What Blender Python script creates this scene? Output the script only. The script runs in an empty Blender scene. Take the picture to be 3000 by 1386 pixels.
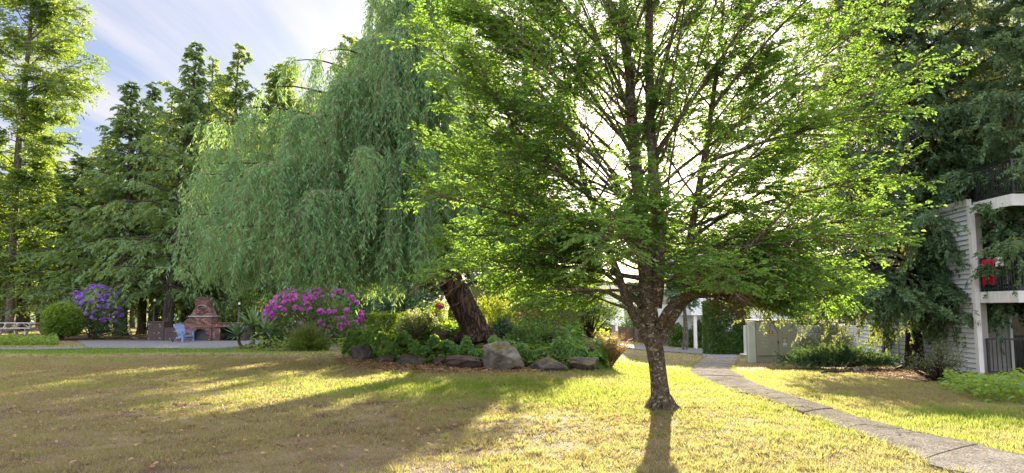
import bpy, math
import numpy as np
from mathutils import Vector

SC = bpy.context.scene
COL = SC.collection
R = np.random.default_rng(11)
PI = math.pi

# ------------------------------------------------------------------ camera frame
F = 2142.0
TH = math.atan(212.0 / F)
CT, ST = math.cos(TH), math.sin(TH)
EYE = 1.6
SUN_EL, SUN_AZ = math.radians(13.3), math.radians(10.9)


def ray(px, py):
    u = 693.0 - py
    d = np.array([px - 1500.0, F * CT - u * ST, F * ST + u * CT])
    return d / d[1]


def P(px, py, Y):
    return np.array([0, 0, EYE]) + ray(px, py) * Y


def sstep(a, b, x):
    t = np.clip((x - a) / (b - a), 0, 1)
    return t * t * (3 - 2 * t)


def land(x, y):
    x = np.asarray(x, float)
    y = np.asarray(y, float)
    u = x / np.maximum(y, 3.0)
    s = sstep(0.0, 0.26, u)
    t = np.maximum(np.minimum(y, 90) - 12, 0)
    sp = t * t / (t + 4)
    return -1.35 * (1 - np.exp(-0.055 * sp / 1.35)) * s


def G(px, py):
    lo = hi = 3.0
    while hi < 300:
        p = P(px, py, hi)
        if p[2] <= land(p[0], hi):
            break
        lo = hi
        hi *= 1.03
    for _ in range(40):
        m = (lo + hi) / 2
        p = P(px, py, m)
        if p[2] <= land(p[0], m):
            hi = m
        else:
            lo = m
    p = P(px, py, hi)
    p[2] = land(p[0], hi)
    return p


def gz(x, y):
    return float(land(x, y))


# ------------------------------------------------------------------ value noise
_TAB = np.random.default_rng(3).random((256, 256))


def vnoise(x, y):
    xi = np.floor(x).astype(int)
    yi = np.floor(y).astype(int)
    fx, fy = x - xi, y - yi
    fx = fx * fx * (3 - 2 * fx)
    fy = fy * fy * (3 - 2 * fy)
    a = _TAB[xi & 255, yi & 255]
    b = _TAB[(xi + 1) & 255, yi & 255]
    c = _TAB[xi & 255, (yi + 1) & 255]
    d = _TAB[(xi + 1) & 255, (yi + 1) & 255]
    return (a * (1 - fx) + b * fx) * (1 - fy) + (c * (1 - fx) + d * fx) * fy


def fbm(x, y, s, o=3):
    v, a, n = 0, 0.5, 0
    for k in range(o):
        v = v + a * vnoise(x * s + 17 * k, y * s + 31 * k)
        n += a
        a *= 0.5
        s *= 2.1
    return v / n


def nrm(v):
    return v / np.maximum(np.linalg.norm(v, axis=-1, keepdims=True), 1e-9)


def runit(n):
    return nrm(R.normal(size=(n, 3)))


# ------------------------------------------------------------------ mesh buffer
class MB:
    def __init__(s):
        s.v, s.f, s.n, s.a = [], [], 0, []

    def add(s, V, Fc, attr=None):
        V = np.asarray(V, float).reshape(-1, 3)
        if not isinstance(Fc, list):
            Fc = [Fc]
        for f in Fc:
            f = np.asarray(f, int)
            if len(f):
                s.f.append(f + s.n)
        s.v.append(V)
        s.n += len(V)
        if attr is not None:
            s.a.append(np.asarray(attr, float))
        return s

    def box(s, x0, x1, y0, y1, z0, z1):
        V = [(x, y, z) for z in (z0, z1) for y in (y0, y1) for x in (x0, x1)]
        Fc = [[0, 2, 3, 1], [4, 5, 7, 6], [0, 1, 5, 4], [2, 6, 7, 3], [0, 4, 6, 2], [1, 3, 7, 5]]
        return s.add(V, np.array(Fc))

    def bar(s, a, b, w, h, up=(0, 0, 1)):
        """A square-section bar from a to b, w across and h along up."""
        a, b, up = np.array(a, float), np.array(b, float), np.array(up, float)
        d = nrm(b - a)
        sd = np.cross(d, up)
        if np.linalg.norm(sd) < 1e-4:
            sd = np.cross(d, (1, 0, 0))
        sd = nrm(sd)
        n = np.cross(sd, d)
        V = [p + sd * w / 2 * i + n * h / 2 * j for p in (a, b) for i, j in ((-1, -1), (1, -1), (1, 1), (-1, 1))]
        Fc = [[0, 1, 2, 3], [7, 6, 5, 4], [0, 4, 5, 1], [1, 5, 6, 2], [2, 6, 7, 3], [3, 7, 4, 0]]
        return s.add(V, np.array(Fc))

    def prism(s, poly, axis, a0, a1):
        """poly: list of 2D points in the plane across axis (0=x: (y,z), 1=y: (x,z), 2=z: (x,y)); convex or fan-safe from its first point."""
        n = len(poly)
        V = []
        for a in (a0, a1):
            for p, q in poly:
                V.append({0: (a, p, q), 1: (p, a, q), 2: (p, q, a)}[axis])
        side = np.array([[i, (i + 1) % n, n + (i + 1) % n, n + i] for i in range(n)])
        capa = np.array([[0, i + 1, i] for i in range(1, n - 1)])
        capb = np.array([[n, n + i, n + i + 1] for i in range(1, n - 1)])
        return s.add(V, [side, capa, capb])

    def tubes(s, Cv, r0, r1=None, sides=4, prof=None):
        """Cv (N,K,3) curves; radii r0->r1 per curve (scalars or (N,)), or prof (N,K)."""
        Cv = np.asarray(Cv, float)
        N, K = Cv.shape[:2]
        if N == 0:
            return s
        if prof is None:
            r0 = np.broadcast_to(np.asarray(r0, float), (N,))
            r1 = np.broadcast_to(np.asarray(r1, float), (N,))
            prof = r0[:, None] + (r1 - r0)[:, None] * np.linspace(0, 1, K)[None]
        T = np.empty_like(Cv)
        T[:, 1:-1] = Cv[:, 2:] - Cv[:, :-2]
        T[:, 0] = Cv[:, 1] - Cv[:, 0]
        T[:, -1] = Cv[:, -1] - Cv[:, -2]
        T = nrm(T)
        ov = nrm(Cv[:, -1] - Cv[:, 0])
        ref = np.where(np.abs(ov[:, 2:3]) > 0.75, np.array([[1.0, 0.2, 0]]), np.array([[0, 0, 1.0]]))[:, None]
        S = nrm(np.cross(T, np.broadcast_to(ref, T.shape)))
        B = np.cross(T, S)
        an = np.linspace(0, 2 * PI, sides, endpoint=False)
        V = Cv[:, :, None] + prof[:, :, None, None] * (np.cos(an)[None, None, :, None] * S[:, :, None] + np.sin(an)[None, None, :, None] * B[:, :, None])
        idx = np.arange(N * K * sides).reshape(N, K, sides)
        q = np.stack([idx[:, :-1], np.roll(idx[:, :-1], -1, 2), np.roll(idx[:, 1:], -1, 2), idx[:, 1:]], -1).reshape(-1, 4)
        fs = [q]
        if sides > 4:
            tip = idx[:, -1]
            fs.append(np.stack([np.repeat(tip[:, :1], sides - 2, 1), tip[:, 1:-1], tip[:, 2:]], -1).reshape(-1, 3))
        elif sides == 4:
            fs.append(idx[:, -1])
        else:
            fs.append(idx[:, -1])
        return s.add(V.reshape(-1, 3), fs)

    def tube(s, pts, rad, sides=10):
        pts = np.asarray(pts, float)
        rad = np.broadcast_to(np.asarray(rad, float), (len(pts),))
        return s.tubes(pts[None], 0, 0, sides, prof=rad[None])

    def build(s, name, mat, parent=None, org=None, smooth=False, attr_name=None, label=None):
        V = np.concatenate(s.v) if s.v else np.zeros((0, 3))
        if org is not None:
            V = V - np.asarray(org, float)
        me = bpy.data.meshes.new(name)
        me.vertices.add(len(V))
        me.vertices.foreach_set('co', V.astype(np.float32).ravel())
        li = np.concatenate([f.ravel() for f in s.f])
        lt = np.concatenate([np.full(len(f), f.shape[1]) for f in s.f])
        ls = np.concatenate([[0], np.cumsum(lt)[:-1]])
        me.loops.add(len(li))
        me.loops.foreach_set('vertex_index', li.astype(np.int32))
        me.polygons.add(len(lt))
        me.polygons.foreach_set('loop_start', ls.astype(np.int32))
        me.polygons.foreach_set('loop_total', lt.astype(np.int32))
        me.polygons.foreach_set('use_smooth', np.full(len(lt), smooth))
        me.update(calc_edges=True)
        if attr_name and s.a:
            at = me.attributes.new(attr_name, 'FLOAT', 'POINT')
            at.data.foreach_set('value', np.concatenate(s.a).astype(np.float32))
        if mat is not None:
            me.materials.append(mat)
        o = bpy.data.objects.new(name, me)
        COL.objects.link(o)
        if parent is not None:
            o.parent = parent
        elif org is not None:
            o.location = org
        if label:
            o['label'] = label
        return o


def tag(o, label=None, cat=None, group=None, kind=None):
    if label:
        o['label'] = label
    if cat:
        o['category'] = cat
    if group:
        o['group'] = group
    if kind:
        o['kind'] = kind
    return o


def thing(name, label, cat, loc, group=None, rz=0.0):
    o = bpy.data.objects.new(name, None)
    o.empty_display_size = 0.3
    COL.objects.link(o)
    o.location = loc
    o.rotation_euler = (0, 0, rz)
    return tag(o, label, cat, group)


def copy_tree(o, label, loc, rz=0.0, sc=(1, 1, 1)):
    kids = list(o.children)
    c = o.copy()
    COL.objects.link(c)
    c.location = loc
    c.rotation_euler = (0, 0, rz)
    c.scale = sc
    c['label'] = label
    for k in kids:
        d = k.copy()
        COL.objects.link(d)
        d.parent = c
        for g in k.children:
            e = g.copy()
            COL.objects.link(e)
            e.parent = d
    return c


# ------------------------------------------------------------------ materials
def nodes(name):
    m = bpy.data.materials.new(name)
    m.use_nodes = True
    nt = m.node_tree
    nt.nodes.clear()
    out = nt.nodes.new('ShaderNodeOutputMaterial')
    return m, nt, out


def N(nt, kind, **kw):
    n = nt.nodes.new(kind)
    for k, v in kw.items():
        setattr(n, k, v)
    return n


def L(nt, a, b):
    nt.links.new(a, b)


def ramp(nt, fac, stops, interp='LINEAR'):
    r = N(nt, 'ShaderNodeValToRGB')
    r.color_ramp.interpolation = interp
    e = r.color_ramp.elements
    while len(e) < len(stops):
        e.new(0.5)
    for i, (p, c) in enumerate(stops):
        e[i].position = p
        e[i].color = (*c, 1)
    if fac is not None:
        L(nt, fac, r.inputs[0])
    return r.outputs[0]


def math_n(nt, op, a, b=None, c=None, clamp=False):
    n = N(nt, 'ShaderNodeMath', operation=op, use_clamp=clamp)
    for i, x in enumerate((a, b, c)):
        if x is None:
            continue
        if isinstance(x, (int, float)):
            n.inputs[i].default_value = x
        else:
            L(nt, x, n.inputs[i])
    return n.outputs[0]


def mixc(nt, fac, a, b, mode='MIX'):
    n = N(nt, 'ShaderNodeMix', data_type='RGBA', blend_type=mode)
    for sock, x in ((n.inputs[0], fac), (n.inputs[6], a), (n.inputs[7], b)):
        if isinstance(x, (int, float)):
            sock.default_value = x
        elif isinstance(x, tuple):
            sock.default_value = (*x, 1)
        else:
            L(nt, x, sock)
    return n.outputs[2]


def coords(nt, mode='Object', scale=(1, 1, 1), rot=(0, 0, 0)):
    if mode == 'Position':
        src = N(nt, 'ShaderNodeNewGeometry').outputs['Position']
    else:
        src = N(nt, 'ShaderNodeTexCoord').outputs[mode]
    mp = N(nt, 'ShaderNodeMapping')
    mp.inputs['Scale'].default_value = scale
    mp.inputs['Rotation'].default_value = rot
    L(nt, src, mp.inputs[0])
    return mp.outputs[0]


def noise(nt, vec, scale, detail=4, rough=0.55):
    n = N(nt, 'ShaderNodeTexNoise')
    n.inputs['Scale'].default_value = scale
    n.inputs['Detail'].default_value = detail
    n.inputs['Roughness'].default_value = rough
    if vec is not None:
        L(nt, vec, n.inputs['Vector'])
    return n.outputs[0]


def bump(nt, h, strength=0.4, dist=0.05):
    b = N(nt, 'ShaderNodeBump')
    b.inputs['Strength'].default_value = strength
    b.inputs['Distance'].default_value = dist
    L(nt, h, b.inputs['Height'])
    return b.outputs[0]


def principled(nt, out, col, rough=0.7, spec=0.3, metal=0.0, normal=None):
    p = N(nt, 'ShaderNodeBsdfPrincipled')
    if isinstance(col, tuple):
        p.inputs['Base Color'].default_value = (*col, 1)
    else:
        L(nt, col, p.inputs['Base Color'])
    if isinstance(rough, (int, float)):
        p.inputs['Roughness'].default_value = rough
    else:
        L(nt, rough, p.inputs['Roughness'])
    p.inputs['Specular IOR Level'].default_value = spec
    p.inputs['Metallic'].default_value = metal
    if normal is not None:
        L(nt, normal, p.inputs['Normal'])
    L(nt, p.outputs[0], out.inputs[0])
    return p


def leafmat(name, cols, tcol, tf=0.42, gloss=0.05, ns=0.7, rough=0.45):
    """Thin two-sided leaf: diffuse + translucent, tone varying leaf by leaf and clump by clump."""
    m, nt, out = nodes(name)
    rnd = N(nt, 'ShaderNodeNewGeometry').outputs['Random Per Island']
    nz = noise(nt, coords(nt, 'Position'), ns, 2)
    fac = math_n(nt, 'ADD', math_n(nt, 'MULTIPLY', rnd, 0.55), math_n(nt, 'MULTIPLY_ADD', nz, 1.3, -0.42), clamp=True)
    k = len(cols)
    c = ramp(nt, fac, [(i / (k - 1), cols[i]) for i in range(k)])
    t = mixc(nt, 0.35, tcol, c)
    d = N(nt, 'ShaderNodeBsdfDiffuse')
    L(nt, c, d.inputs[0])
    tr = N(nt, 'ShaderNodeBsdfTranslucent')
    L(nt, t, tr.inputs[0])
    mx = N(nt, 'ShaderNodeMixShader')
    mx.inputs[0].default_value = tf
    L(nt, d.outputs[0], mx.inputs[1])
    L(nt, tr.outputs[0], mx.inputs[2])
    g = N(nt, 'ShaderNodeBsdfGlossy')
    g.inputs['Roughness'].default_value = rough
    g.inputs[0].default_value = (0.9, 0.95, 1, 1)
    m2 = N(nt, 'ShaderNodeMixShader')
    m2.inputs[0].default_value = gloss
    L(nt, mx.outputs[0], m2.inputs[1])
    L(nt, g.outputs[0], m2.inputs[2])
    L(nt, m2.outputs[0], out.inputs[0])
    return m


def surf(name, stops, scale=4, detail=5, bs=0.4, bd=0.02, rough=0.8, spec=0.25, stretch=(1, 1, 1), metal=0.0, mode='Object', fine=None):
    m, nt, out = nodes(name)
    v = coords(nt, mode, stretch)
    n = noise(nt, v, scale, detail, 0.6)
    c = ramp(nt, n, stops)
    h = n
    if fine:
        n2 = noise(nt, v, fine, 3)
        c = mixc(nt, 0.35, c, mixc(nt, n2, (0.0, 0.0, 0.0), (1, 1, 1)), 'OVERLAY')
        h = math_n(nt, 'ADD', n, math_n(nt, 'MULTIPLY', n2, 0.4))
    principled(nt, out, c, rough, spec, metal, bump(nt, h, bs, bd) if bs else None)
    return m

# ------------------------------------------------------------------ camera, sun, sky
cam_d = bpy.data.cameras.new('camera')
cam = bpy.data.objects.new('camera', cam_d)
COL.objects.link(cam)
cam.location = (0, 0, EYE)
cam.rotation_euler = (PI / 2 + TH, 0, 0)
cam_d.sensor_width = 36
cam_d.lens = F * 36 / 3000
cam_d.clip_end = 3000
SC.camera = cam

sun_d = bpy.data.lights.new('sun', 'SUN')
sun_d.energy = 4.7
sun_d.angle = math.radians(0.5)
sun_d.color = (1.0, 0.86, 0.63)
sun = bpy.data.objects.new('sun', sun_d)
COL.objects.link(sun)
sdir = Vector((math.sin(SUN_AZ) * math.cos(SUN_EL), math.cos(SUN_AZ) * math.cos(SUN_EL), math.sin(SUN_EL)))
sun.rotation_euler = sdir.to_track_quat('Z', 'Y').to_euler()

W = bpy.data.worlds.new('World')
SC.world = W
W.use_nodes = True
nt = W.node_tree
nt.nodes.clear()
wo = nt.nodes.new('ShaderNodeOutputWorld')
bg = nt.nodes.new('ShaderNodeBackground')
bg.inputs[1].default_value = 0.06
L(nt, bg.outputs[0], wo.inputs[0])
sky = nt.nodes.new('ShaderNodeTexSky')
sky.sky_type = 'NISHITA'
sky.sun_disc = False
sky.sun_elevation = SUN_EL
sky.sun_rotation = SUN_AZ
sky.air_density = 1.0
sky.dust_density = 2.0
sky.ozone_density = 1.5
dirv = N(nt, 'ShaderNodeTexCoord').outputs['Generated']
sp = N(nt, 'ShaderNodeSeparateXYZ')
L(nt, dirv, sp.inputs[0])
zz = math_n(nt, 'MAXIMUM', sp.outputs[2], 0.06)
cx = math_n(nt, 'DIVIDE', sp.outputs[0], zz)
cy = math_n(nt, 'DIVIDE', sp.outputs[1], zz)
cb = N(nt, 'ShaderNodeCombineXYZ')
L(nt, cx, cb.inputs[0])
L(nt, cy, cb.inputs[1])
mpn = N(nt, 'ShaderNodeMapping')
mpn.inputs['Scale'].default_value = (1.5, 0.16, 1)
mpn.inputs['Rotation'].default_value = (0, 0, math.radians(-4))
mpn.inputs['Location'].default_value = (CLOUD_X, CLOUD_Y, 0) if 'CLOUD_X' in globals() else (0.55, 0.3, 0)
L(nt, cb.outputs[0], mpn.inputs[0])
nz1 = noise(nt, mpn.outputs[0], 1.3, 6, 0.55)
cirrus = ramp(nt, nz1, [(0.41, (0, 0, 0)), (0.60, (1, 1, 1))])
# high cloud bank added out of view, overhead and behind, for fill light
nz2 = noise(nt, dirv, 2.2, 5, 0.6)
back = N(nt, 'ShaderNodeMapRange')
back.inputs[1].default_value = 0.35
back.inputs[2].default_value = -0.5
L(nt, sp.outputs[1], back.inputs[0])
zen = N(nt, 'ShaderNodeMapRange')
zen.inputs[1].default_value = 0.5
zen.inputs[2].default_value = 0.85
L(nt, sp.outputs[2], zen.inputs[0])
fill_bank = math_n(nt, 'MULTIPLY', math_n(nt, 'MAXIMUM', math_n(nt, 'MULTIPLY', back.outputs[0], 0.72), zen.outputs[0]), math_n(nt, 'MULTIPLY_ADD', nz2, 1.6, -0.1, clamp=True))
c1 = mixc(nt, 0.85, sky.outputs[0], (1.02, 1.28, 2.05))
c1 = mixc(nt, math_n(nt, 'MULTIPLY', cirrus, 0.75), c1, (2.75, 2.65, 2.8))
glow = N(nt, 'ShaderNodeVectorMath', operation='DOT_PRODUCT')
L(nt, dirv, glow.inputs[0])
glow.inputs[1].default_value = tuple(sdir)
gl = math_n(nt, 'POWER', math_n(nt, 'MAXIMUM', glow.outputs['Value'], 0.0), 22.0)
c2 = mixc(nt, 1.0, c1, mixc(nt, gl, (0, 0, 0), (6, 5.4, 4.6)), 'ADD')
c3 = mixc(nt, fill_bank, c2, (9.0, 8.9, 9.2))
L(nt, c3, bg.inputs[0])

SC.view_settings.view_transform = 'Standard'
SC.view_settings.look = 'None'
SC.view_settings.exposure = 2.58
SC.view_settings.gamma = 1.0
SC.cycles.max_bounces = 10
SC.cycles.diffuse_bounces = 4
SC.cycles.glossy_bounces = 2
SC.cycles.transmission_bounces = 6
SC.cycles.use_denoising = True
SC.cycles.denoising_prefilter = 'NONE'
SC.cycles.sample_clamp_indirect = 6
SC.cycles.caustics_reflective = False
SC.cycles.caustics_refractive = False

# ------------------------------------------------------------------ lawn colour map (real dry and green patches)
BL = []
for px, py, rx, ry, a in [(420, 1030, 12, 1.5, 0.95), (150, 1024, 8, 1.6, 0.8), (860, 1095, 2.6, 2.2, 0.3), (1150, 1130, 2.6, 1.6, 0.45), (1480, 1135, 2.6, 2.2, 0.6),
                          (1720, 1175, 1.6, 1.6, 0.5), (1850, 1075, 2.6, 5, 0.85), (2000, 1120, 1.3, 3, 0.55), (270, 1132, 0.6, 0.4, 0.6), (2650, 1235, 2.2, 1.0, 0.5),
                          (2960, 1225, 2, 1.2, 0.4), (1250, 1190, 2, 1.2, 0.18), (2300, 1290, 1.6, 0.8, 0.18), (250, 1270, 6, 4.5, -0.16), (900, 1290, 4, 2.2, -0.14), (200, 1090, 7, 4, -0.14), (1400, 1290, 1.8, 1.5, -0.12), (1950, 1002, 4, 3, 0.4)]:
    g = G(px, py)
    BL.append((g[0], g[1], rx, ry, a))
_s1 = G(350, 1300)
_s2 = G(950, 1240)


def greenness(x, y):
    v = 0.16 + 0.85 * (fbm(x + 40, y, 0.55) - 0.42) + 0.9 * (fbm(x, y + 9, 2.7) - 0.5) + 0.4 * (fbm(x + 3, y, 7.0, 2) - 0.5)
    for bx, by, rx, ry, a in BL:
        v = v + a * np.exp(-((x - bx) / rx) ** 2 - ((y - by) / ry) ** 2)
    return np.clip(v, 0, 1)


def soilness(x, y):
    m = 1.5 * np.exp(-((x - _s1[0]) / 5.0) ** 2 - ((y - _s1[1]) / 4.0) ** 2) + 1.1 * np.exp(-((x - _s2[0]) / 2.6) ** 2 - ((y - _s2[1]) / 1.8) ** 2) + 0.12
    return np.clip(sstep(0.49, 0.62, fbm(x, y, 4.5, 3) * 0.7 + 0.3 * fbm(x + 5, y + 70, 1.1)) * m * 1.3, 0, 1)


def lawn_material(name, blade):
    m, nt, out = nodes(name)
    g = N(nt, 'ShaderNodeAttribute', attribute_name='green').outputs['Fac']
    pos = coords(nt, 'Position')
    fine = noise(nt, pos, 26, 4, 0.7)
    mid = noise(nt, pos, 3.5, 3)
    if blade:
        rnd = N(nt, 'ShaderNodeNewGeometry').outputs['Random Per Island']
        gg = math_n(nt, 'ADD', g, math_n(nt, 'MULTIPLY_ADD', rnd, 0.75, -0.36), clamp=True)
        col = ramp(nt, gg, [(0.0, (0.24, 0.185, 0.125)), (0.28, (0.34, 0.28, 0.175)), (0.5, (0.29, 0.285, 0.125)), (0.72, (0.19, 0.26, 0.05)), (1.0, (0.10, 0.20, 0.03))])
        d = N(nt, 'ShaderNodeBsdfDiffuse')
        L(nt, col, d.inputs[0])
        t = N(nt, 'ShaderNodeBsdfTranslucent')
        L(nt, mixc(nt, 0.5, col, (0.55, 0.55, 0.12)), t.inputs[0])
        mx = N(nt, 'ShaderNodeMixShader')
        mx.inputs[0].default_value = 0.45
        L(nt, d.outputs[0], mx.inputs[1])
        L(nt, t.outputs[0], mx.inputs[2])
        L(nt, mx.outputs[0], out.inputs[0])
    else:
        gg = math_n(nt, 'ADD', g, math_n(nt, 'MULTIPLY_ADD', fine, 0.7, -0.35), clamp=True)
        gg = math_n(nt, 'ADD', gg, math_n(nt, 'MULTIPLY_ADD', mid, 0.3, -0.15), clamp=True)
        col = ramp(nt, gg, [(0.0, (0.19, 0.145, 0.095)), (0.3, (0.25, 0.20, 0.125)), (0.55, (0.24, 0.23, 0.08)), (0.8, (0.14, 0.20, 0.045)), (1.0, (0.08, 0.15, 0.025))])
        s = N(nt, 'ShaderNodeAttribute', attribute_name='soil').outputs['Fac']
        col = mixc(nt, s, col, mixc(nt, fine, (0.05, 0.035, 0.025), (0.15, 0.10, 0.065)))
        principled(nt, out, col, 0.95, 0.1, 0, bump(nt, fine, 0.8, 0.04))
    return m


M = {}
M['lawn'] = lawn_material('lawn_turf', False)
M['grass'] = lawn_material('grass_blades', True)
M['asphalt'] = surf('asphalt', [(0.3, (0.10, 0.105, 0.12)), (0.7, (0.20, 0.205, 0.225))], 6, 8, 0.3, 0.01, 0.9, mode='Position', fine=120)
M['mulch'] = surf('mulch', [(0.3, (0.045, 0.028, 0.018)), (0.55, (0.12, 0.075, 0.045)), (0.75, (0.22, 0.15, 0.09))], 14, 8, 0.9, 0.05, 0.95, mode='Position')
M['bark_chip'] = surf('bark_chip', [(0.3, (0.05, 0.022, 0.014)), (0.6, (0.15, 0.065, 0.035)), (0.8, (0.26, 0.14, 0.08))], 16, 8, 0.9, 0.05, 0.95, mode='Position')
# exposed-aggregate concrete
m, nt, out = nodes('aggregate_concrete')
v = coords(nt, 'Position')
vo = N(nt, 'ShaderNodeTexVoronoi')
vo.inputs['Scale'].default_value = 70
L(nt, v, vo.inputs['Vector'])
peb = ramp(nt, vo.outputs['Color'], [(0.1, (0.11, 0.10, 0.09)), (0.5, (0.25, 0.23, 0.205)), (0.9, (0.48, 0.44, 0.385))])
big = noise(nt, v, 1.7, 9, 0.7)
col = mixc(nt, ramp(nt, vo.outputs['Distance'], [(0.45, (0, 0, 0)), (0.75, (1, 1, 1))]), peb, (0.20, 0.185, 0.17))
ck = N(nt, 'ShaderNodeTexVoronoi', feature='DISTANCE_TO_EDGE')
ck.inputs['Scale'].default_value = 0.55
wv = N(nt, 'ShaderNodeVectorMath', operation='ADD')
L(nt, v, wv.inputs[0])
wn_ = N(nt, 'ShaderNodeTexNoise')
wn_.inputs['Scale'].default_value = 2.5
wn_.inputs['Detail'].default_value = 6
L(nt, v, wn_.inputs['Vector'])
L(nt, wn_.outputs['Color'], wv.inputs[1])
L(nt, wv.outputs[0], ck.inputs['Vector'])
col = mixc(nt, ramp(nt, ck.outputs['Distance'], [(0.0, (1, 1, 1)), (0.006, (1, 1, 1)), (0.012, (0, 0, 0))]), col, (0.05, 0.045, 0.04))
col = mixc(nt, ramp(nt, noise(nt, v, 4.5, 5, 0.7), [(0.56, (0, 0, 0)), (0.68, (0.6, 0.6, 0.6))]), col, (0.10, 0.088, 0.07))
col = mixc(nt, 0.75, col, ramp(nt, big, [(0.35, (0.5, 0.48, 0.46)), (0.62, (1, 1, 1))]), 'MULTIPLY')
principled(nt, out, col, 1.0, 0.0, 0, bump(nt, vo.outputs['Distance'], 0.3, 0.01))
M['aggregate'] = m

# ------------------------------------------------------------------ ground sheet
xs = np.concatenate([np.linspace(-900, -70, 14), np.arange(-60, 60.01, 0.4), np.linspace(70, 900, 14)])
ys = np.concatenate([np.linspace(-300, -12, 8), np.arange(-10, 70.01, 0.4), np.linspace(75, 1500, 20)])
X, Y = np.meshgrid(xs, ys)
Z = land(X, Y)
near = (np.abs(X) < 40) & (Y < 45) & (Y > 0)
Z = Z + np.where(near, 0.035 * (fbm(X, Y, 1.4, 2) - 0.5), 0)
b = MB()
ix = np.arange(X.size).reshape(X.shape)
b.add(np.stack([X, Y, Z], -1).reshape(-1, 3), np.stack([ix[:-1, :-1], ix[:-1, 1:], ix[1:, 1:], ix[1:, :-1]], -1).reshape(-1, 4))
ground = b.build('ground', M['lawn'], smooth=True)
for nm, fn in (('green', greenness), ('soil', soilness)):
    at = ground.data.attributes.new(nm, 'FLOAT', 'POINT')
    at.data.foreach_set('value', fn(X, Y).astype(np.float32).ravel())
tag(ground, kind='structure')


def resample(pts, n):
    pts = np.asarray(pts, float)
    d = np.concatenate([[0], np.cumsum(np.linalg.norm(np.diff(pts, axis=0), axis=1))])
    # Catmull-Rom through the points
    t = np.linspace(0, d[-1], n)
    out = np.empty((n, pts.shape[1]))
    ext = np.concatenate([[2 * pts[0] - pts[1]], pts, [2 * pts[-1] - pts[-2]]])
    for i, tt in enumerate(t):
        k = min(max(int(np.searchsorted(d, tt, 'right')) - 1, 0), len(pts) - 2)
        s = (tt - d[k]) / max(d[k + 1] - d[k], 1e-9)
        p0, p1, p2, p3 = ext[k], ext[k + 1], ext[k + 2], ext[k + 3]
        out[i] = 0.5 * ((2 * p1) + (-p0 + p2) * s + (2 * p0 - 5 * p1 + 4 * p2 - p3) * s ** 2 + (-p0 + 3 * p1 - 3 * p2 + p3) * s ** 3)
    return out


def sheet(name, poly, mat, dz, kind='structure', step=0.5):
    """A flat-lying sheet over the terrain, its outline given in plan."""
    poly = np.asarray(poly)[:, :2]
    x0, y0 = poly.min(0)
    x1, y1 = poly.max(0)
    import bmesh
    bm = bmesh.new()
    vs = [bm.verts.new((p[0], p[1], 0)) for p in poly]
    bm.faces.new(vs)
    for ax, a0, a1 in ((0, x0, x1), (1, y0, y1)):
        for c in np.arange(a0 + step, a1, step * 2):
            no = (1, 0, 0) if ax == 0 else (0, 1, 0)
            co = (c, 0, 0) if ax == 0 else (0, c, 0)
            bmesh.ops.bisect_plane(bm, geom=bm.verts[:] + bm.edges[:] + bm.faces[:], plane_co=co, plane_no=no)
    for v in bm.verts:
        v.co.z = gz(v.co.x, v.co.y) + dz
    me = bpy.data.meshes.new(name)
    bm.normal_update()
    bm.to_mesh(me)
    bm.free()
    if me.polygons and me.polygons[0].normal.z < 0:
        me.flip_normals()
    me.materials.append(mat)
    o = bpy.data.objects.new(name, me)
    COL.objects.link(o)
    return tag(o, kind=kind)


def inpoly(x, y, poly):
    poly = np.asarray(poly)[:, :2]
    ins = np.zeros(x.shape, bool)
    j = len(poly) - 1
    for i in range(len(poly)):
        xi, yi = poly[i]
        xj, yj = poly[j]
        c = ((yi > y) != (yj > y)) & (x < (xj - xi) * (y - yi) / (yj - yi + 1e-12) + xi)
        ins ^= c
        j = i
    return ins


# concrete garden path: slabs with open joints
Lp = [G(*p) for p in [(2068, 1046), (2056, 1056), (2030, 1075), (2020, 1088), (2052, 1113), (2155, 1148), (2271, 1184), (2376, 1224), (2504, 1270), (2679, 1340), (2783, 1386)]]
Rp = [G(*p) for p in [(2162, 1052), (2158, 1062), (2146, 1078), (2148, 1088), (2213, 1125), (2329, 1167), (2430, 1200), (2504, 1224), (2679, 1270), (2853, 1305), (3000, 1341)]]
Lp += [Lp[-1] + np.array([0.9, -1.3, 0]), Lp[-1] + np.array([2.0, -3.4, 0])]
Rp += [Rp[-1] + np.array([0.7, -0.9, 0]), Rp[-1] + np.array([1.9, -2.8, 0])]
NS = 130
Lc, Rc = resample(np.array(Lp)[:, :2], NS), resample(np.array(Rp)[:, :2], NS)
Lc = Lc + 0.03 * (fbm(Lc[:, 0], Lc[:, 1], 2.5)[:, None] - 0.5)
path_poly = np.concatenate([Lc, Rc[::-1]])
b = MB()
cuts = [0, 14, 27, 39, 51, 63, 75, 87, 99, 112, NS - 1]
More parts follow.
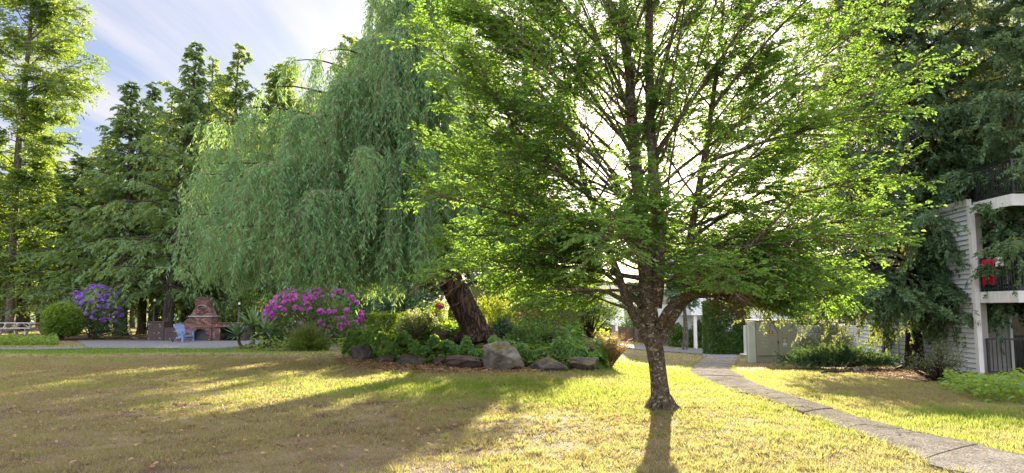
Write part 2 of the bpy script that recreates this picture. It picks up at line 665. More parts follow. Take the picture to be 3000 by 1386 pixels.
for k in range(len(cuts) - 1):
    i0, i1 = cuts[k], cuts[k + 1]
    l, r = Lc[i0:i1 + 1].copy(), Rc[i0:i1 + 1].copy()
    for q in (l, r):
        dd = nrm(q[1] - q[0])
        q[0] = q[0] + dd * 0.022
        dd = nrm(q[-1] - q[-2])
        q[-1] = q[-1] - dd * 0.022
    lift = 0.035 + 0.012 * (k % 3 == 1)
    n = len(l)
    rows = []
    for q, e in ((l, 0), (l * 0.7 + r * 0.3, 0.012), (l * 0.3 + r * 0.7, 0.012), (r, 0)):
        rows.append(np.column_stack([q, land(q[:, 0], q[:, 1]) + lift + e]))
    top = np.concatenate(rows)
    bl = np.column_stack([l, land(l[:, 0], l[:, 1]) - 0.08])
    br = np.column_stack([r, land(r[:, 0], r[:, 1]) - 0.08])
    V = np.concatenate([top, bl, br])
    fs = []
    for a0, a1 in ((0, n), (n, 2 * n), (2 * n, 3 * n), (4 * n, 0), (3 * n, 5 * n)):
        i = np.arange(n - 1)
        fs.append(np.stack([a0 + i, a0 + i + 1, a1 + i + 1, a1 + i], -1))
    ends = []
    for e in (0, n - 1):
        ends.append([4 * n + e, e, n + e, n + e])
        ends.append([4 * n + e, n + e, 2 * n + e, 5 * n + e])
        ends.append([5 * n + e, 2 * n + e, 3 * n + e, 3 * n + e])
    V = np.asarray(V)
    b.add(V, fs + [np.array([q for q in ends if len(set(q)) == 4]), np.array([q[:3] for q in ends if len(set(q)) == 3])])
tag(b.build('garden_path', M['aggregate']), kind='structure')

# cross walk at the far building and its concrete apron
walk_poly = np.array([G(*p) for p in [(1845, 1019), (1845, 1031), (1990, 1033), (2060, 1040), (2062, 1050), (2165, 1050), (2150, 1034), (2260, 1030), (2260, 1019)]])
walk_poly[0] = walk_poly[0] + [-6, 0.5, 0]
walk_poly[1] = walk_poly[1] + [-6, 0.5, 0]
sheet('cross_walk', walk_poly, M['asphalt'], 0.03)
# asphalt patio and the strip of asphalt path leading off it
patio_poly = np.array([G(*p) for p in [(230, 999), (232, 1004), (262, 1021), (700, 1023), (800, 1020), (1000, 1012), (1000, 990), (720, 998), (430, 999)]])
sheet('patio', patio_poly, M['asphalt'], 0.02)
strip_poly = np.array([G(*p) for p in [(-400, 1018), (-400, 1025), (100, 1026), (262, 1022), (240, 1017), (100, 1020)]])
sheet('strip_path', strip_poly, M['asphalt'], 0.024)
# bare bed under the purple rhododendron and behind the patio
soil_poly = np.array([G(*p) for p in [(168, 992), (175, 999), (228, 1000), (430, 999), (440, 990), (240, 985), (175, 986)]])
sheet('soil_bed', soil_poly, M['mulch'], 0.012)
# chip-covered ground under the spruce
chip_poly = np.array([G(*p) for p in [(2440, 1090), (2520, 1098), (2600, 1112), (2700, 1122), (2790, 1120), (2880, 1105), (2840, 1085), (2740, 1076), (2600, 1076), (2480, 1080)]])
sheet('chip_bed', chip_poly, M['bark_chip'], 0.02)
# leaf litter apron in front of the stones
litter_poly = np.array([G(*p) for p in [(985, 1052), (1010, 1070), (1060, 1082), (1180, 1094), (1300, 1097), (1400, 1094), (1560, 1089), (1760, 1089), (1760, 1080), (1500, 1076), (1200, 1060), (1050, 1048)]])
sheet('litter_bed', litter_poly, M['mulch'], 0.01, step=0.3)
# dark planting soil along the patio front (yucca, rhododendron)
front_poly = np.array([G(*p) for p in [(690, 1019), (760, 1027), (880, 1029), (1010, 1027), (1060, 1010), (1000, 1000), (860, 1004), (740, 1012)]])
sheet('border_bed', front_poly, M['mulch'], 0.03)

# raised planting mound behind the stones
mf = [G(*p) for p in [(1012, 1048), (1060, 1050), (1130, 1058), (1250, 1066), (1350, 1073), (1470, 1076), (1600, 1080), (1720, 1082), (1790, 1080)]]
mb_ = [np.array([mf[-1][0] + 0.5, mf[-1][1] + 3, 0]), np.array([mf[-1][0] - 0.2, mf[-1][1] + 6.5, 0]), np.array([0.5, 28.5, 0]), np.array([-3.0, 29.0, 0]), np.array([-5.6, 27.5, 0])]
mound_poly = np.array(mf + mb_)[:, :2]


def edge_dist(x, y, poly):
    d = np.full(x.shape, 1e9)
    for i in range(len(poly)):
        a, c = poly[i], poly[(i + 1) % len(poly)]
        ab = c - a
        t = np.clip(((x - a[0]) * ab[0] + (y - a[1]) * ab[1]) / (ab @ ab), 0, 1)
        d = np.minimum(d, np.hypot(x - a[0] - t * ab[0], y - a[1] - t * ab[1]))
    return d


def mound(x, y):
    """Height of the raised bed over the terrain."""
    x, y = np.asarray(x, float), np.asarray(y, float)
    ins = inpoly(x, y, mound_poly)
    d = edge_dist(x, y, mound_poly)
    return np.where(ins, 0.62 * sstep(-0.1, 1.0, d) + 0.12 * sstep(0.5, 3, d) + 0.06 * (fbm(x, y, 1.2) - 0.5), -0.1)


xs = np.arange(mound_poly[:, 0].min() - 0.3, mound_poly[:, 0].max() + 0.3, 0.2)
ys = np.arange(mound_poly[:, 1].min() - 0.3, mound_poly[:, 1].max() + 0.3, 0.2)
X, Y = np.meshgrid(xs, ys)
Z = land(X, Y) + mound(X, Y)
ix = np.arange(X.size).reshape(X.shape)
b = MB().add(np.stack([X, Y, Z], -1).reshape(-1, 3), np.stack([ix[:-1, :-1], ix[:-1, 1:], ix[1:, 1:], ix[1:, :-1]], -1).reshape(-1, 4))
tag(b.build('raised_bed', M['mulch'], smooth=True), kind='structure')


def bedz(x, y):
    return float(land(x, y) + max(mound(np.array([x]), np.array([y]))[0], 0))


def B(px, py, Y):
    """Point on the bed surface under pixel column px at depth Y."""
    p = P(px, py, Y)
    return np.array([p[0], Y, bedz(p[0], Y)])


# ------------------------------------------------------------------ grass blades
def blades(mb, n, y0, y1, hs, ws, seed):
    rg = np.random.default_rng(seed)
    y = y0 * (y1 / y0) ** rg.random(n)
    x = (rg.random(n) * 2 - 1) * (y * 0.80 + 1.0)
    k = fbm(x, y, 2.2) > 0.19
    k &= ~inpoly(x, y, path_poly)
    for pl in (walk_poly, patio_poly, strip_poly, mound_poly, soil_poly):
        k &= ~inpoly(x, y, pl)
    lit = inpoly(x, y, litter_poly) | inpoly(x, y, chip_poly) | inpoly(x, y, front_poly)
    k &= ~(lit & (rg.random(n) < 0.9))
    k &= rg.random(n) > soilness(x, y) * 0.9
    x, y = x[k], y[k]
    n = len(x)
    g = greenness(x, y)
    h = hs * (0.55 + 0.9 * rg.random(n)) * (0.7 + 0.7 * g) * (y / y0) ** 0.25
    w = ws * (0.7 + 0.6 * rg.random(n)) * (y / y0) ** 0.8
    a = rg.random(n) * 2 * PI
    lean = (0.25 + 0.75 * rg.random(n)) * (1.25 - 0.6 * g)
    la = rg.random(n) * 2 * PI
    base = np.stack([x, y, land(x, y) - 0.01], -1)
    side = np.stack([np.cos(a), np.sin(a), 0 * a], -1) * w[:, None] / 2
    tip = base + np.stack([np.cos(la) * lean * h, np.sin(la) * lean * h, h], -1)
    V = np.stack([base - side, base + side, tip], 1).reshape(-1, 3)
    mb.add(V, np.arange(3 * n).reshape(n, 3), np.repeat(g, 3))


def edge_tufts(mb, line, n, seed, off):
    """Longer grass leaning over the edges of the path."""
    rg = np.random.default_rng(seed)
    t = rg.random(n) * (len(line) - 1)
    i = np.minimum(t.astype(int), len(line) - 2)
    p = line[i] + (line[i + 1] - line[i]) * (t - i)[:, None]
    keep = fbm(p[:, 0], p[:, 1], 1.6) > 0.42
    p = p[keep] + rg.normal(size=(keep.sum(), 2)) * 0.03
    n = len(p)
    h = 0.05 + 0.07 * rg.random(n)
    a = rg.random(n) * 2 * PI
    base = np.column_stack([p[:, 0] + off, p[:, 1], land(p[:, 0], p[:, 1]) - 0.01])
    side = np.stack([np.cos(a), np.sin(a), 0 * a], -1) * 0.006
    la = rg.random(n) * 2 * PI
    tip = base + np.stack([np.cos(la) * h * 0.8, np.sin(la) * h * 0.8, h], -1)
    g = greenness(p[:, 0], p[:, 1])
    mb.add(np.stack([base - side, base + side, tip], 1).reshape(-1, 3), np.arange(3 * n).reshape(n, 3), np.repeat(np.clip(g + 0.15, 0, 1), 3))


def tussocks(mb, n, seed):
    """Coarser clumps standing a little above the mown turf."""
    rg = np.random.default_rng(seed)
    y = 5.5 * (26 / 5.5) ** rg.random(n)
    x = (rg.random(n) * 2 - 1) * (y * 0.8 + 1)
    k = ~inpoly(x, y, path_poly) & (fbm(x, y, 0.8) + 0.25 * rg.random(n) > 0.52)
    for pl in (walk_poly, patio_poly, mound_poly, litter_poly, chip_poly):
        k &= ~inpoly(x, y, pl)
    x, y = x[k], y[k]
    m = 22
    n = len(x)
    r = 0.03 + 0.05 * rg.random((n, 1))
    a = rg.random((n, m)) * 2 * PI
    bx = x[:, None] + np.cos(a) * r * rg.random((n, m))
    by = y[:, None] + np.sin(a) * r * rg.random((n, m))
    h = (0.045 + 0.05 * rg.random((n, 1))) * (0.6 + 0.6 * rg.random((n, m)))
    base = np.stack([bx, by, land(bx, by) - 0.01], -1).reshape(-1, 3)
    a = a.reshape(-1)
    h = h.reshape(-1)
    tip = base + np.stack([np.cos(a) * h * 0.7, np.sin(a) * h * 0.7, h], -1)
    b2 = rg.random(len(a)) * 2 * PI
    side = np.stack([np.cos(b2), np.sin(b2), 0 * b2], -1) * (0.0035 + 0.0004 * base[:, 1:2])
    g = np.repeat(np.clip(greenness(x, y) + rg.normal(size=n) * 0.22, 0, 1), m)
    mb.add(np.stack([base - side, base + side, tip], 1).reshape(-1, 3), np.arange(3 * len(a)).reshape(-1, 3), np.repeat(g, 3))


gb = MB()
edge_tufts(gb, Lc, 5000, 8, -0.01)
edge_tufts(gb, Rc, 5000, 9, 0.01)
tussocks(gb, 9000, 10)
blades(gb, 620000, 5.0, 24.0, 0.044, 0.0085, 5)
blades(gb, 130000, 22.0, 60.0, 0.06, 0.024, 6)
tag(gb.build('lawn_grass', M['grass'], attr_name='green'), 'patchy lawn grass, straw yellow and green, around the trees and path', 'grass', kind='stuff')

# ------------------------------------------------------------------ leaves and branches
def hexleaf(mb, Bp, D, Nn, Ln, Wd, fold=0.18):
    n = len(Bp)
    Ln, Wd = np.broadcast_to(Ln, (n,))[:, None], np.broadcast_to(Wd, (n,))[:, None]
    S = nrm(np.cross(D, Nn))
    Nn = np.cross(S, D)
    up = Nn * Wd * fold
    V = np.stack([Bp, Bp + D * Ln * .3 + S * Wd * .5 + up, Bp + D * Ln * .68 + S * Wd * .36 + up * .8, Bp + D * Ln - Nn * Ln * .08,
                  Bp + D * Ln * .68 - S * Wd * .36 + up * .8, Bp + D * Ln * .3 - S * Wd * .5 + up], 1).reshape(-1, 3)
    i = np.arange(n)[:, None] * 6
    mb.add(V, np.concatenate([i + np.array([0, 1, 2, 3]), i + np.array([0, 3, 4, 5])]))


def dialeaf(mb, Bp, D, Nn, Ln, Wd, fold=0.2, at=.45):
    n = len(Bp)
    Ln, Wd = np.broadcast_to(Ln, (n,))[:, None], np.broadcast_to(Wd, (n,))[:, None]
    S = nrm(np.cross(D, Nn))
    V = np.stack([Bp, Bp + D * Ln * at + S * Wd * .5, Bp + D * Ln - Nn * Wd * fold, Bp + D * Ln * at - S * Wd * .5], 1).reshape(-1, 3)
    mb.add(V, np.arange(4 * n).reshape(n, 4))


def curve(st, D, Ln, K, bend=(0, 0, 0), wig=0.04):
    """Curves from st along D with a quadratic bend; all (n,3)."""
    n = len(st)
    s = np.linspace(0, 1, K)[None, :, None]
    Ln = np.broadcast_to(Ln, (n,))[:, None, None]
    bend = np.broadcast_to(np.asarray(bend, float), (n, 3))[:, None]
    w = np.cumsum(R.normal(size=(n, K, 3)), 1) * wig
    w[:, 0] = 0
    return st[:, None] + D[:, None] * Ln * s + bend * Ln * s ** 2 + w * Ln / K * 2


def along(Cv, n, t0, t1):
    """n stratified points on every curve: position, tangent, parameter, parent index."""
    Nn, K = Cv.shape[:2]
    t = t0 + (t1 - t0) * (np.arange(n)[None] + R.random((Nn, n))) / n
    f = t * (K - 1)
    i = np.minimum(f.astype(int), K - 2)
    fr = (f - i)[..., None]
    r = np.arange(Nn)[:, None]
    a, c = Cv[r, i], Cv[r, i + 1]
    return (a + (c - a) * fr).reshape(-1, 3), nrm(c - a).reshape(-1, 3), t.ravel(), np.repeat(np.arange(Nn), n)


def sprout(T, lo, hi, flat=0.0, up=0.0, alt=None):
    """Directions leaving tangents T at an angle between lo and hi degrees, flattened towards the horizontal plane."""
    n = len(T)
    a = np.radians(R.uniform(lo, hi, n))[:, None]
    sd = np.cross(T, (0, 0, 1.0)) + 1e-6
    sd = nrm(sd) * (R.choice([-1, 1], n) if alt is None else alt)[:, None]
    rr = runit(n)
    rr = nrm(rr - T * (rr * T).sum(1, keepdims=True))
    sd = nrm(sd * flat + rr * (1 - flat))
    return nrm(T * np.cos(a) + sd * np.sin(a) + np.array([0, 0, up]))


def clen(Cv):
    return np.linalg.norm(np.diff(Cv, axis=1), axis=2).sum(1)


M['maple_leaf'] = leafmat('maple_leaf', [(0.035, 0.11, 0.022), (0.065, 0.18, 0.032), (0.105, 0.24, 0.04), (0.165, 0.30, 0.05)], (0.35, 0.53, 0.055), 0.48, 0.03, 0.8)
M['willow_leaf'] = leafmat('willow_leaf', [(0.07, 0.19, 0.085), (0.125, 0.30, 0.135), (0.19, 0.39, 0.175), (0.29, 0.48, 0.21)], (0.46, 0.58, 0.10), 0.40, 0.02, 0.6)
M['cedar_leaf'] = leafmat('cedar_leaf', [(0.055, 0.135, 0.055), (0.095, 0.205, 0.075), (0.14, 0.26, 0.085), (0.20, 0.31, 0.095)], (0.46, 0.52, 0.04), 0.42, 0.04, 0.5)
M['spruce_leaf'] = leafmat('spruce_leaf', [(0.045, 0.11, 0.065), (0.075, 0.165, 0.09), (0.115, 0.22, 0.11), (0.17, 0.29, 0.125)], (0.48, 0.48, 0.10), 0.33, 0.025, 0.6)
M['poplar_leaf'] = leafmat('poplar_leaf', [(0.05, 0.115, 0.018), (0.085, 0.175, 0.024), (0.125, 0.23, 0.03), (0.18, 0.28, 0.04)], (0.38, 0.48, 0.04), 0.46, 0.06, 0.5)
M['wood_leaf'] = leafmat('wood_leaf', [(0.035, 0.085, 0.02), (0.06, 0.13, 0.03), (0.09, 0.18, 0.035), (0.13, 0.23, 0.04)], (0.42, 0.48, 0.03), 0.42, 0.05, 0.4)
M['dark_leaf'] = leafmat('dark_leaf', [(0.03, 0.085, 0.038), (0.05, 0.125, 0.055), (0.075, 0.165, 0.068), (0.105, 0.205, 0.08)], (0.22, 0.34, 0.05), 0.32, 0.06, 0.6)
M['gold_leaf'] = leafmat('gold_leaf', [(0.06, 0.12, 0.016), (0.11, 0.18, 0.022), (0.16, 0.235, 0.028), (0.23, 0.28, 0.035)], (0.52, 0.56, 0.035), 0.5, 0.05, 0.5)
M['twig'] = surf('twig', [(0.3, (0.09, 0.06, 0.04)), (0.7, (0.19, 0.135, 0.09))], 8, 4, 0.3, 0.01, 0.9)
M['dead_twig'] = surf('dead_twig', [(0.3, (0.16, 0.12, 0.09)), (0.7, (0.34, 0.28, 0.22))], 8, 4, 0.2, 0.01, 0.9)


def barkmat(name, dark, light, sc=9, stretch=(1, 1, 0.22), bs=0.9, bd=0.04, lichen=None):
    m, nt, out = nodes(name)
    v = coords(nt, 'Object', stretch)
    n1 = noise(nt, v, sc, 7, 0.65)
    vo = N(nt, 'ShaderNodeTexVoronoi', feature='DISTANCE_TO_EDGE')
    vo.inputs['Scale'].default_value = sc * 0.8
    vv = N(nt, 'ShaderNodeVectorMath', operation='ADD')
    L(nt, v, vv.inputs[0])
    cbn = N(nt, 'ShaderNodeTexNoise')
    cbn.inputs['Scale'].default_value = sc * 0.6
    L(nt, v, cbn.inputs['Vector'])
    sc_ = N(nt, 'ShaderNodeVectorMath', operation='SCALE')
    L(nt, cbn.outputs['Color'], sc_.inputs[0])
    sc_.inputs['Scale'].default_value = 0.35
    L(nt, sc_.outputs[0], vv.inputs[1])
    L(nt, vv.outputs[0], vo.inputs['Vector'])
    crack = math_n(nt, 'MULTIPLY', vo.outputs['Distance'], 5, clamp=True)
    c = ramp(nt, n1, [(0.3, dark), (0.7, light)])
    c = mixc(nt, math_n(nt, 'SUBTRACT', 1.0, crack, clamp=True), c, tuple(x * 0.45 for x in dark))
    if lichen:
        for s2, lo, colr in lichen:
            nl = noise(nt, coords(nt, 'Object', (1, 1, 1.25)), s2, 3, 0.45)
            c = mixc(nt, ramp(nt, nl, [(lo, (0, 0, 0)), (lo + 0.025, (1, 1, 1))]), c, colr)
    h = math_n(nt, 'ADD', math_n(nt, 'MULTIPLY', crack, 0.7), n1)
    principled(nt, out, c, 0.9, 0.15, 0, bump(nt, h, bs, bd))
    return m


M['maple_bark'] = barkmat('maple_bark', (0.092, 0.073, 0.053), (0.185, 0.152, 0.112), 16, (1, 1, 0.8), 0.5, 0.012,
                          [(8, 0.64, (0.25, 0.215, 0.155)), (19, 0.645, (0.33, 0.30, 0.235)), (7, 0.69, (0.045, 0.035, 0.028))])
M['willow_bark'] = barkmat('willow_bark', (0.05, 0.033, 0.025), (0.155, 0.105, 0.078), 9, (1, 1, 0.2), 1.0, 0.09)
M['cedar_bark'] = barkmat('cedar_bark', (0.075, 0.065, 0.058), (0.20, 0.175, 0.155), 14, (1, 1, 0.12), 0.8, 0.03)
M['spruce_bark'] = barkmat('spruce_bark', (0.045, 0.03, 0.024), (0.13, 0.09, 0.07), 14, (1, 1, 0.5), 0.9, 0.03)
M['grey_bark'] = barkmat('grey_bark', (0.13, 0.11, 0.09), (0.27, 0.235, 0.2), 12, (1, 1, 0.3), 0.6, 0.02)


def pxl(pts, Y0, n=14):
    """Limb from picture-measured joints (px, py, depth offset, radius): resampled curve and radii."""
    q = np.array([[*P(a, b_, Y0 + d), r] for a, b_, d, r in pts])
    s = resample(q, n)
    return s[:, :3], np.maximum(s[:, 3], 0.004)


def leafy(mb, twig, L1, n2, len2, n3, len3, nl, size, ratio, flat=0.6, up=0.05, zmin=None, t0=0.2, hexa=True, a2=(35, 65), keep=None, nz=0.55, tubes2=True, r2=0.010, droop=(0, 0, -0.12), t3=True):
    """Two orders of twigs on limbs L1 and leaves on the last order; returns nothing, fills mb (leaves) and twig (twigs)."""
    p, T, t, par = along(L1, n2, t0, 1.0)
    LL = clen(L1)[par]
    ln = np.clip(len2 * LL * (1.15 - 0.75 * t), 0.25, 2.2) * R.uniform(0.6, 1.25, len(p))
    D = sprout(T, *a2, flat=flat, up=up)
    C2 = curve(p, D, ln, 5, droop, 0.05)
    if keep is not None:
        C2 = C2[keep(C2[:, -1])]
    if tubes2:
        twig.tubes(C2, r2, 0.003, 3)
    tips = L1[:, -3:]
    p, T, t, par = along(C2, n3, 0.12, 1.0)
    alt = np.where(np.arange(len(p)) % 2 == 0, 1, -1)
    D = sprout(T, 30, 62, flat=max(flat, 0.7), up=up, alt=alt)
    l3 = len3 * R.uniform(0.6, 1.3, len(p)) * (1.15 - 0.45 * t)
    C3 = curve(p, D, l3, 4, (0, 0, -0.15), 0.05)
    if t3:
        twig.tubes(C3, 0.004, 0.002, 3)
    p, T, t, par = along(C3, nl, 0.1, 1.05)
    alt = np.where(np.arange(len(p)) % 2 == 0, 1, -1)
    D = sprout(T, 25, 65, flat=0.75, up=-0.12, alt=alt)
    nn = nrm(np.array([0, 0, 1.0]) + nz * R.normal(size=(len(p), 3)))
    sz = size * R.uniform(0.65, 1.25, len(p))
    if zmin is not None:
        k = p[:, 2] > zmin(p)
        p, D, nn, sz = p[k], D[k], nn[k], sz[k]
    (hexleaf if hexa else dialeaf)(mb, p, D, nn, sz, sz * ratio)
    return C2


# ------------------------------------------------------------------ the foreground tree
def build_maple():
    base = G(1938, 1197)
    Y0 = base[1]
    wood, leaf, tw = MB(), MB(), MB()
    th, tr = pxl([(1938, 1202, 0, 0.225), (1937, 1185, 0, 0.185), (1934, 1150, 0, 0.150), (1928, 1090, 0, 0.136), (1918, 1020, 0, 0.140), (1908, 965, 0, 0.150),
                  (1900, 900, 0, 0.138), (1893, 820, 0.02, 0.125), (1887, 720, 0.05, 0.125), (1876, 600, 0.1, 0.112), (1862, 470, 0.12, 0.10), (1850, 330, 0.15, 0.088),
                  (1842, 200, 0.2, 0.075), (1826, 40, 0.25, 0.06), (1815, -150, 0.3, 0.042), (1805, -400, 0.3, 0.012)], Y0, 40)
    wood.tube(th, tr, 18)
    leaders = [(th, tr)]
    for pts in ([(1918, 900, 0.02, 0.12), (1928, 820, -0.05, 0.105), (1930, 700, -0.05, 0.095), (1916, 520, 0, 0.085), (1906, 380, 0.05, 0.08), (1902, 200, 0.1, 0.07), (1903, 0, 0.15, 0.055), (1900, -250, 0.2, 0.015)],
                [(1905, 1010, -0.03, 0.085), (1882, 965, -0.08, 0.080), (1852, 915, -0.12, 0.072), (1832, 870, -0.15, 0.064), (1815, 815, -0.15, 0.064), (1782, 730, -0.1, 0.055), (1735, 600, 0, 0.046), (1690, 450, 0.1, 0.038), (1660, 280, 0.2, 0.028), (1640, 80, 0.3, 0.012)],
                [(1935, 1000, -0.05, 0.085), (1958, 950, -0.1, 0.080), (1988, 908, -0.12, 0.075), (2008, 860, -0.1, 0.066), (2014, 780, -0.05, 0.07), (2030, 650, 0.05, 0.06), (2062, 470, 0.1, 0.05), (2098, 220, 0.15, 0.036), (2125, -40, 0.2, 0.014)],
                [(1930, 960, -0.16, 0.062), (1950, 915, -0.25, 0.058), (1985, 880, -0.35, 0.05), (2035, 855, -0.5, 0.042), (2110, 800, -0.8, 0.034), (2230, 690, -1.2, 0.025), (2350, 560, -1.6, 0.01)],
                [(1880, 900, -0.08, 0.05), (1855, 870, 0.1, 0.045), (1830, 845, 0.3, 0.04), (1760, 790, 0.7, 0.033), (1640, 690, 1.2, 0.024), (1500, 560, 1.8, 0.01)],
                [(1838, 888, -0.15, 0.045), (1800, 866, -0.4, 0.035), (1765, 852, -0.7, 0.027), (1690, 848, -1.1, 0.02), (1600, 846, -1.5, 0.008)],
                [(1845, 905, -0.14, 0.03), (1805, 893, -0.2, 0.022), (1770, 880, -0.3, 0.016), (1700, 850, -0.5, 0.008)]):
        h, r = pxl(pts, Y0, 20)
        wood.tube(h, r, 10)
        leaders.append((h, r))
    # fanning limbs: those measured in the picture, then others all round
    L1 = []
    for a in [(1885, 700, 1330, 300, -.6), (1888, 780, 1240, 560, -1.0), (1880, 640, 1220, 120, -.3), (1870, 520, 1350, 20, .6), (1862, 470, 1480, -120, -.4), (1890, 820, 1350, 800, -.8), (1890, 850, 1470, 830, .8),
              (1800, 760, 1300, 690, .9), (1760, 680, 1260, 420, 1.2), (1720, 560, 1400, 180, -1.2), (1875, 600, 1420, 430, 1.8), (1850, 340, 1600, -250, .8), (1880, 650, 1560, 250, -1.8),
              (1935, 790, 2440, 640, .4), (1932, 700, 2640, 500, .2), (1930, 640, 2700, 190, -.2), (1918, 560, 2600, 20, .7), (1912, 480, 2330, -150, -.6), (2015, 780, 2560, 640, -.7), (2025, 700, 2480, 380, 1.0),
              (2010, 860, 2480, 790, .5), (2005, 850, 2330, 890, -.5), (1930, 720, 2350, 300, -1.4), (2050, 560, 2500, 180, 1.4), (1990, 900, 2250, 850, 1.0), (2080, 330, 2420, -60, -.9),
              (1905, 380, 2100, -350, 1), (2060, 480, 2650, 320, -1.2), (1845, 250, 1480, -300, -1), (2020, 730, 2520, 860, 1.2), (2000, 880, 2280, 800, -1.3), (1895, 850, 1560, 900, -.9), (1960, 890, 2180, 830, -1.2), (2000, 870, 2290, 905, -.5), (2020, 840, 2450, 880, .3), (2010, 860, 2180, 900, .6)]:
        x0, y0, x1, y1, dy = a
        xm, ym = (x0 + x1) / 2 + R.normal() * 25, (y0 + y1) / 2 - 0.06 * abs(x1 - x0) + (25 if y1 < y0 - 150 else 0)
        h, r = pxl([(x0, y0, 0, .034), (x0 * .75 + xm * .25, y0 * .72 + ym * .28, dy * .15, .03), (xm, ym, dy * .5, .022), (x1, y1, dy, .006)], Y0, 10)
        wood.tube(h, r, 6)
        L1.append(h)
    for h, r in leaders[:4]:
        k = 13
        p, T, t, _ = along(h[None], k, 0.30, 0.97)
        az = np.arange(k) * 2.4 + R.random(k) * 0.8
        el = np.radians(R.uniform(40, 68, k))
        D = np.stack([np.cos(az) * np.cos(el), np.sin(az) * np.cos(el), np.sin(el)], -1)
        ln = R.uniform(2.2, 3.9, k) * (1.15 - 0.5 * t)
        ln = np.where(D[:, 1] < -0.25, ln * 0.45, ln)
        Cv = curve(p, D, ln, 10, (0, 0, -0.12), 0.04)
        wood.tubes(Cv, 0.022 * (1.2 - 0.5 * t), 0.004, 6)
        L1 += list(Cv)
    # many slender ascending stems
    k = 36
    p, T, t, _ = along(th[None], k, 0.22, 0.7)
    az = np.arange(k) * 2.4 + R.random(k) * 0.6
    el = np.radians(R.uniform(48, 74, k))
    D = np.stack([np.cos(az) * np.cos(el), np.sin(az) * np.cos(el), np.sin(el)], -1)
    Cv = curve(p, D, R.uniform(3.0, 5.4, k), 10, nrm(D * [1, 1, 0]) * 0.22 + [0, 0, -0.06], 0.04)
    wood.tubes(Cv, 0.024, 0.005, 6)
    L1 += list(Cv)
    k = 26
    p, T, t, _ = along(th[None], k, 0.20, 0.36)
    az = np.arange(k) * 2.4 + R.random(k) * 0.6
    el = np.radians(R.uniform(2, 26, k))
    D = np.stack([np.cos(az) * np.cos(el), np.sin(az) * np.cos(el), np.sin(el)], -1)
    Cv = curve(p, D, R.uniform(1.8, 3.6, k) * np.where(D[:, 0] < 0, 1.2, 1.0), 10, (0, 0, -0.08), 0.05)
    wood.tubes(Cv, 0.022, 0.005, 6)
    L1 += list(Cv)
    L1 = np.array(L1)

    def zmin(p):
        r = np.hypot(p[:, 0] - base[0], p[:, 1] - base[1])
        side = sstep(base[0] - 0.2, base[0] - 1.6, p[:, 0])
        z0 = 1.82 - 0.22 * side - 0.32 * sstep(base[0] + 1.0, base[0] + 2.0, p[:, 0]) + 0.5 * sstep(base[0] - 2.0, base[0] - 3.3, p[:, 0])
        return z0 + 0.22 * (fbm(p[:, 0], p[:, 1], 1.6) - 0.5) + np.where(p[:, 1] > Y0 + 1.0, 0.25 * (p[:, 1] - Y0 - 1.0), 0)

    def inner(p):
        # the shaded heart of the crown carries few twigs
        q = np.hypot((p[:, 0] - base[0] + 0.15) / 1.75, (p[:, 1] - Y0) / 3.0)
        z = sstep(2.9, 3.6, p[:, 2])
        return R.random(len(p)) > 0.76 * z * sstep(1.25, 0.75, q)

    leafy(leaf, tw, L1, 23, 0.34, 11, 0.36, 9, 0.068, 0.52, flat=0.5, up=0.16, a2=(24, 52), zmin=zmin, t0=0.22, keep=inner)
    root = thing('garden_tree', 'broad vase-shaped garden tree standing alone on the lawn, lichen-spotted trunk, sun behind its branches', 'tree', base)
    for a in np.arange(0, 2 * PI, PI / 4) + 0.2:
        ln = R.uniform(0.3, 0.5)
        d = np.array([math.cos(a), math.sin(a), 0])
        wood.tube(np.array([base + d * 0.10 + [0, 0, 0.16], base + d * 0.22 + [0, 0, 0.02], base + d * ln - [0, 0, 0.07]]), [0.09, 0.07, 0.03], 7)
    wood.build('trunk', M['maple_bark'], root, base, smooth=True)
    tw.build('twigs', M['twig'], root, base)
    leaf.build('crown', M['maple_leaf'], root, base)


build_maple()


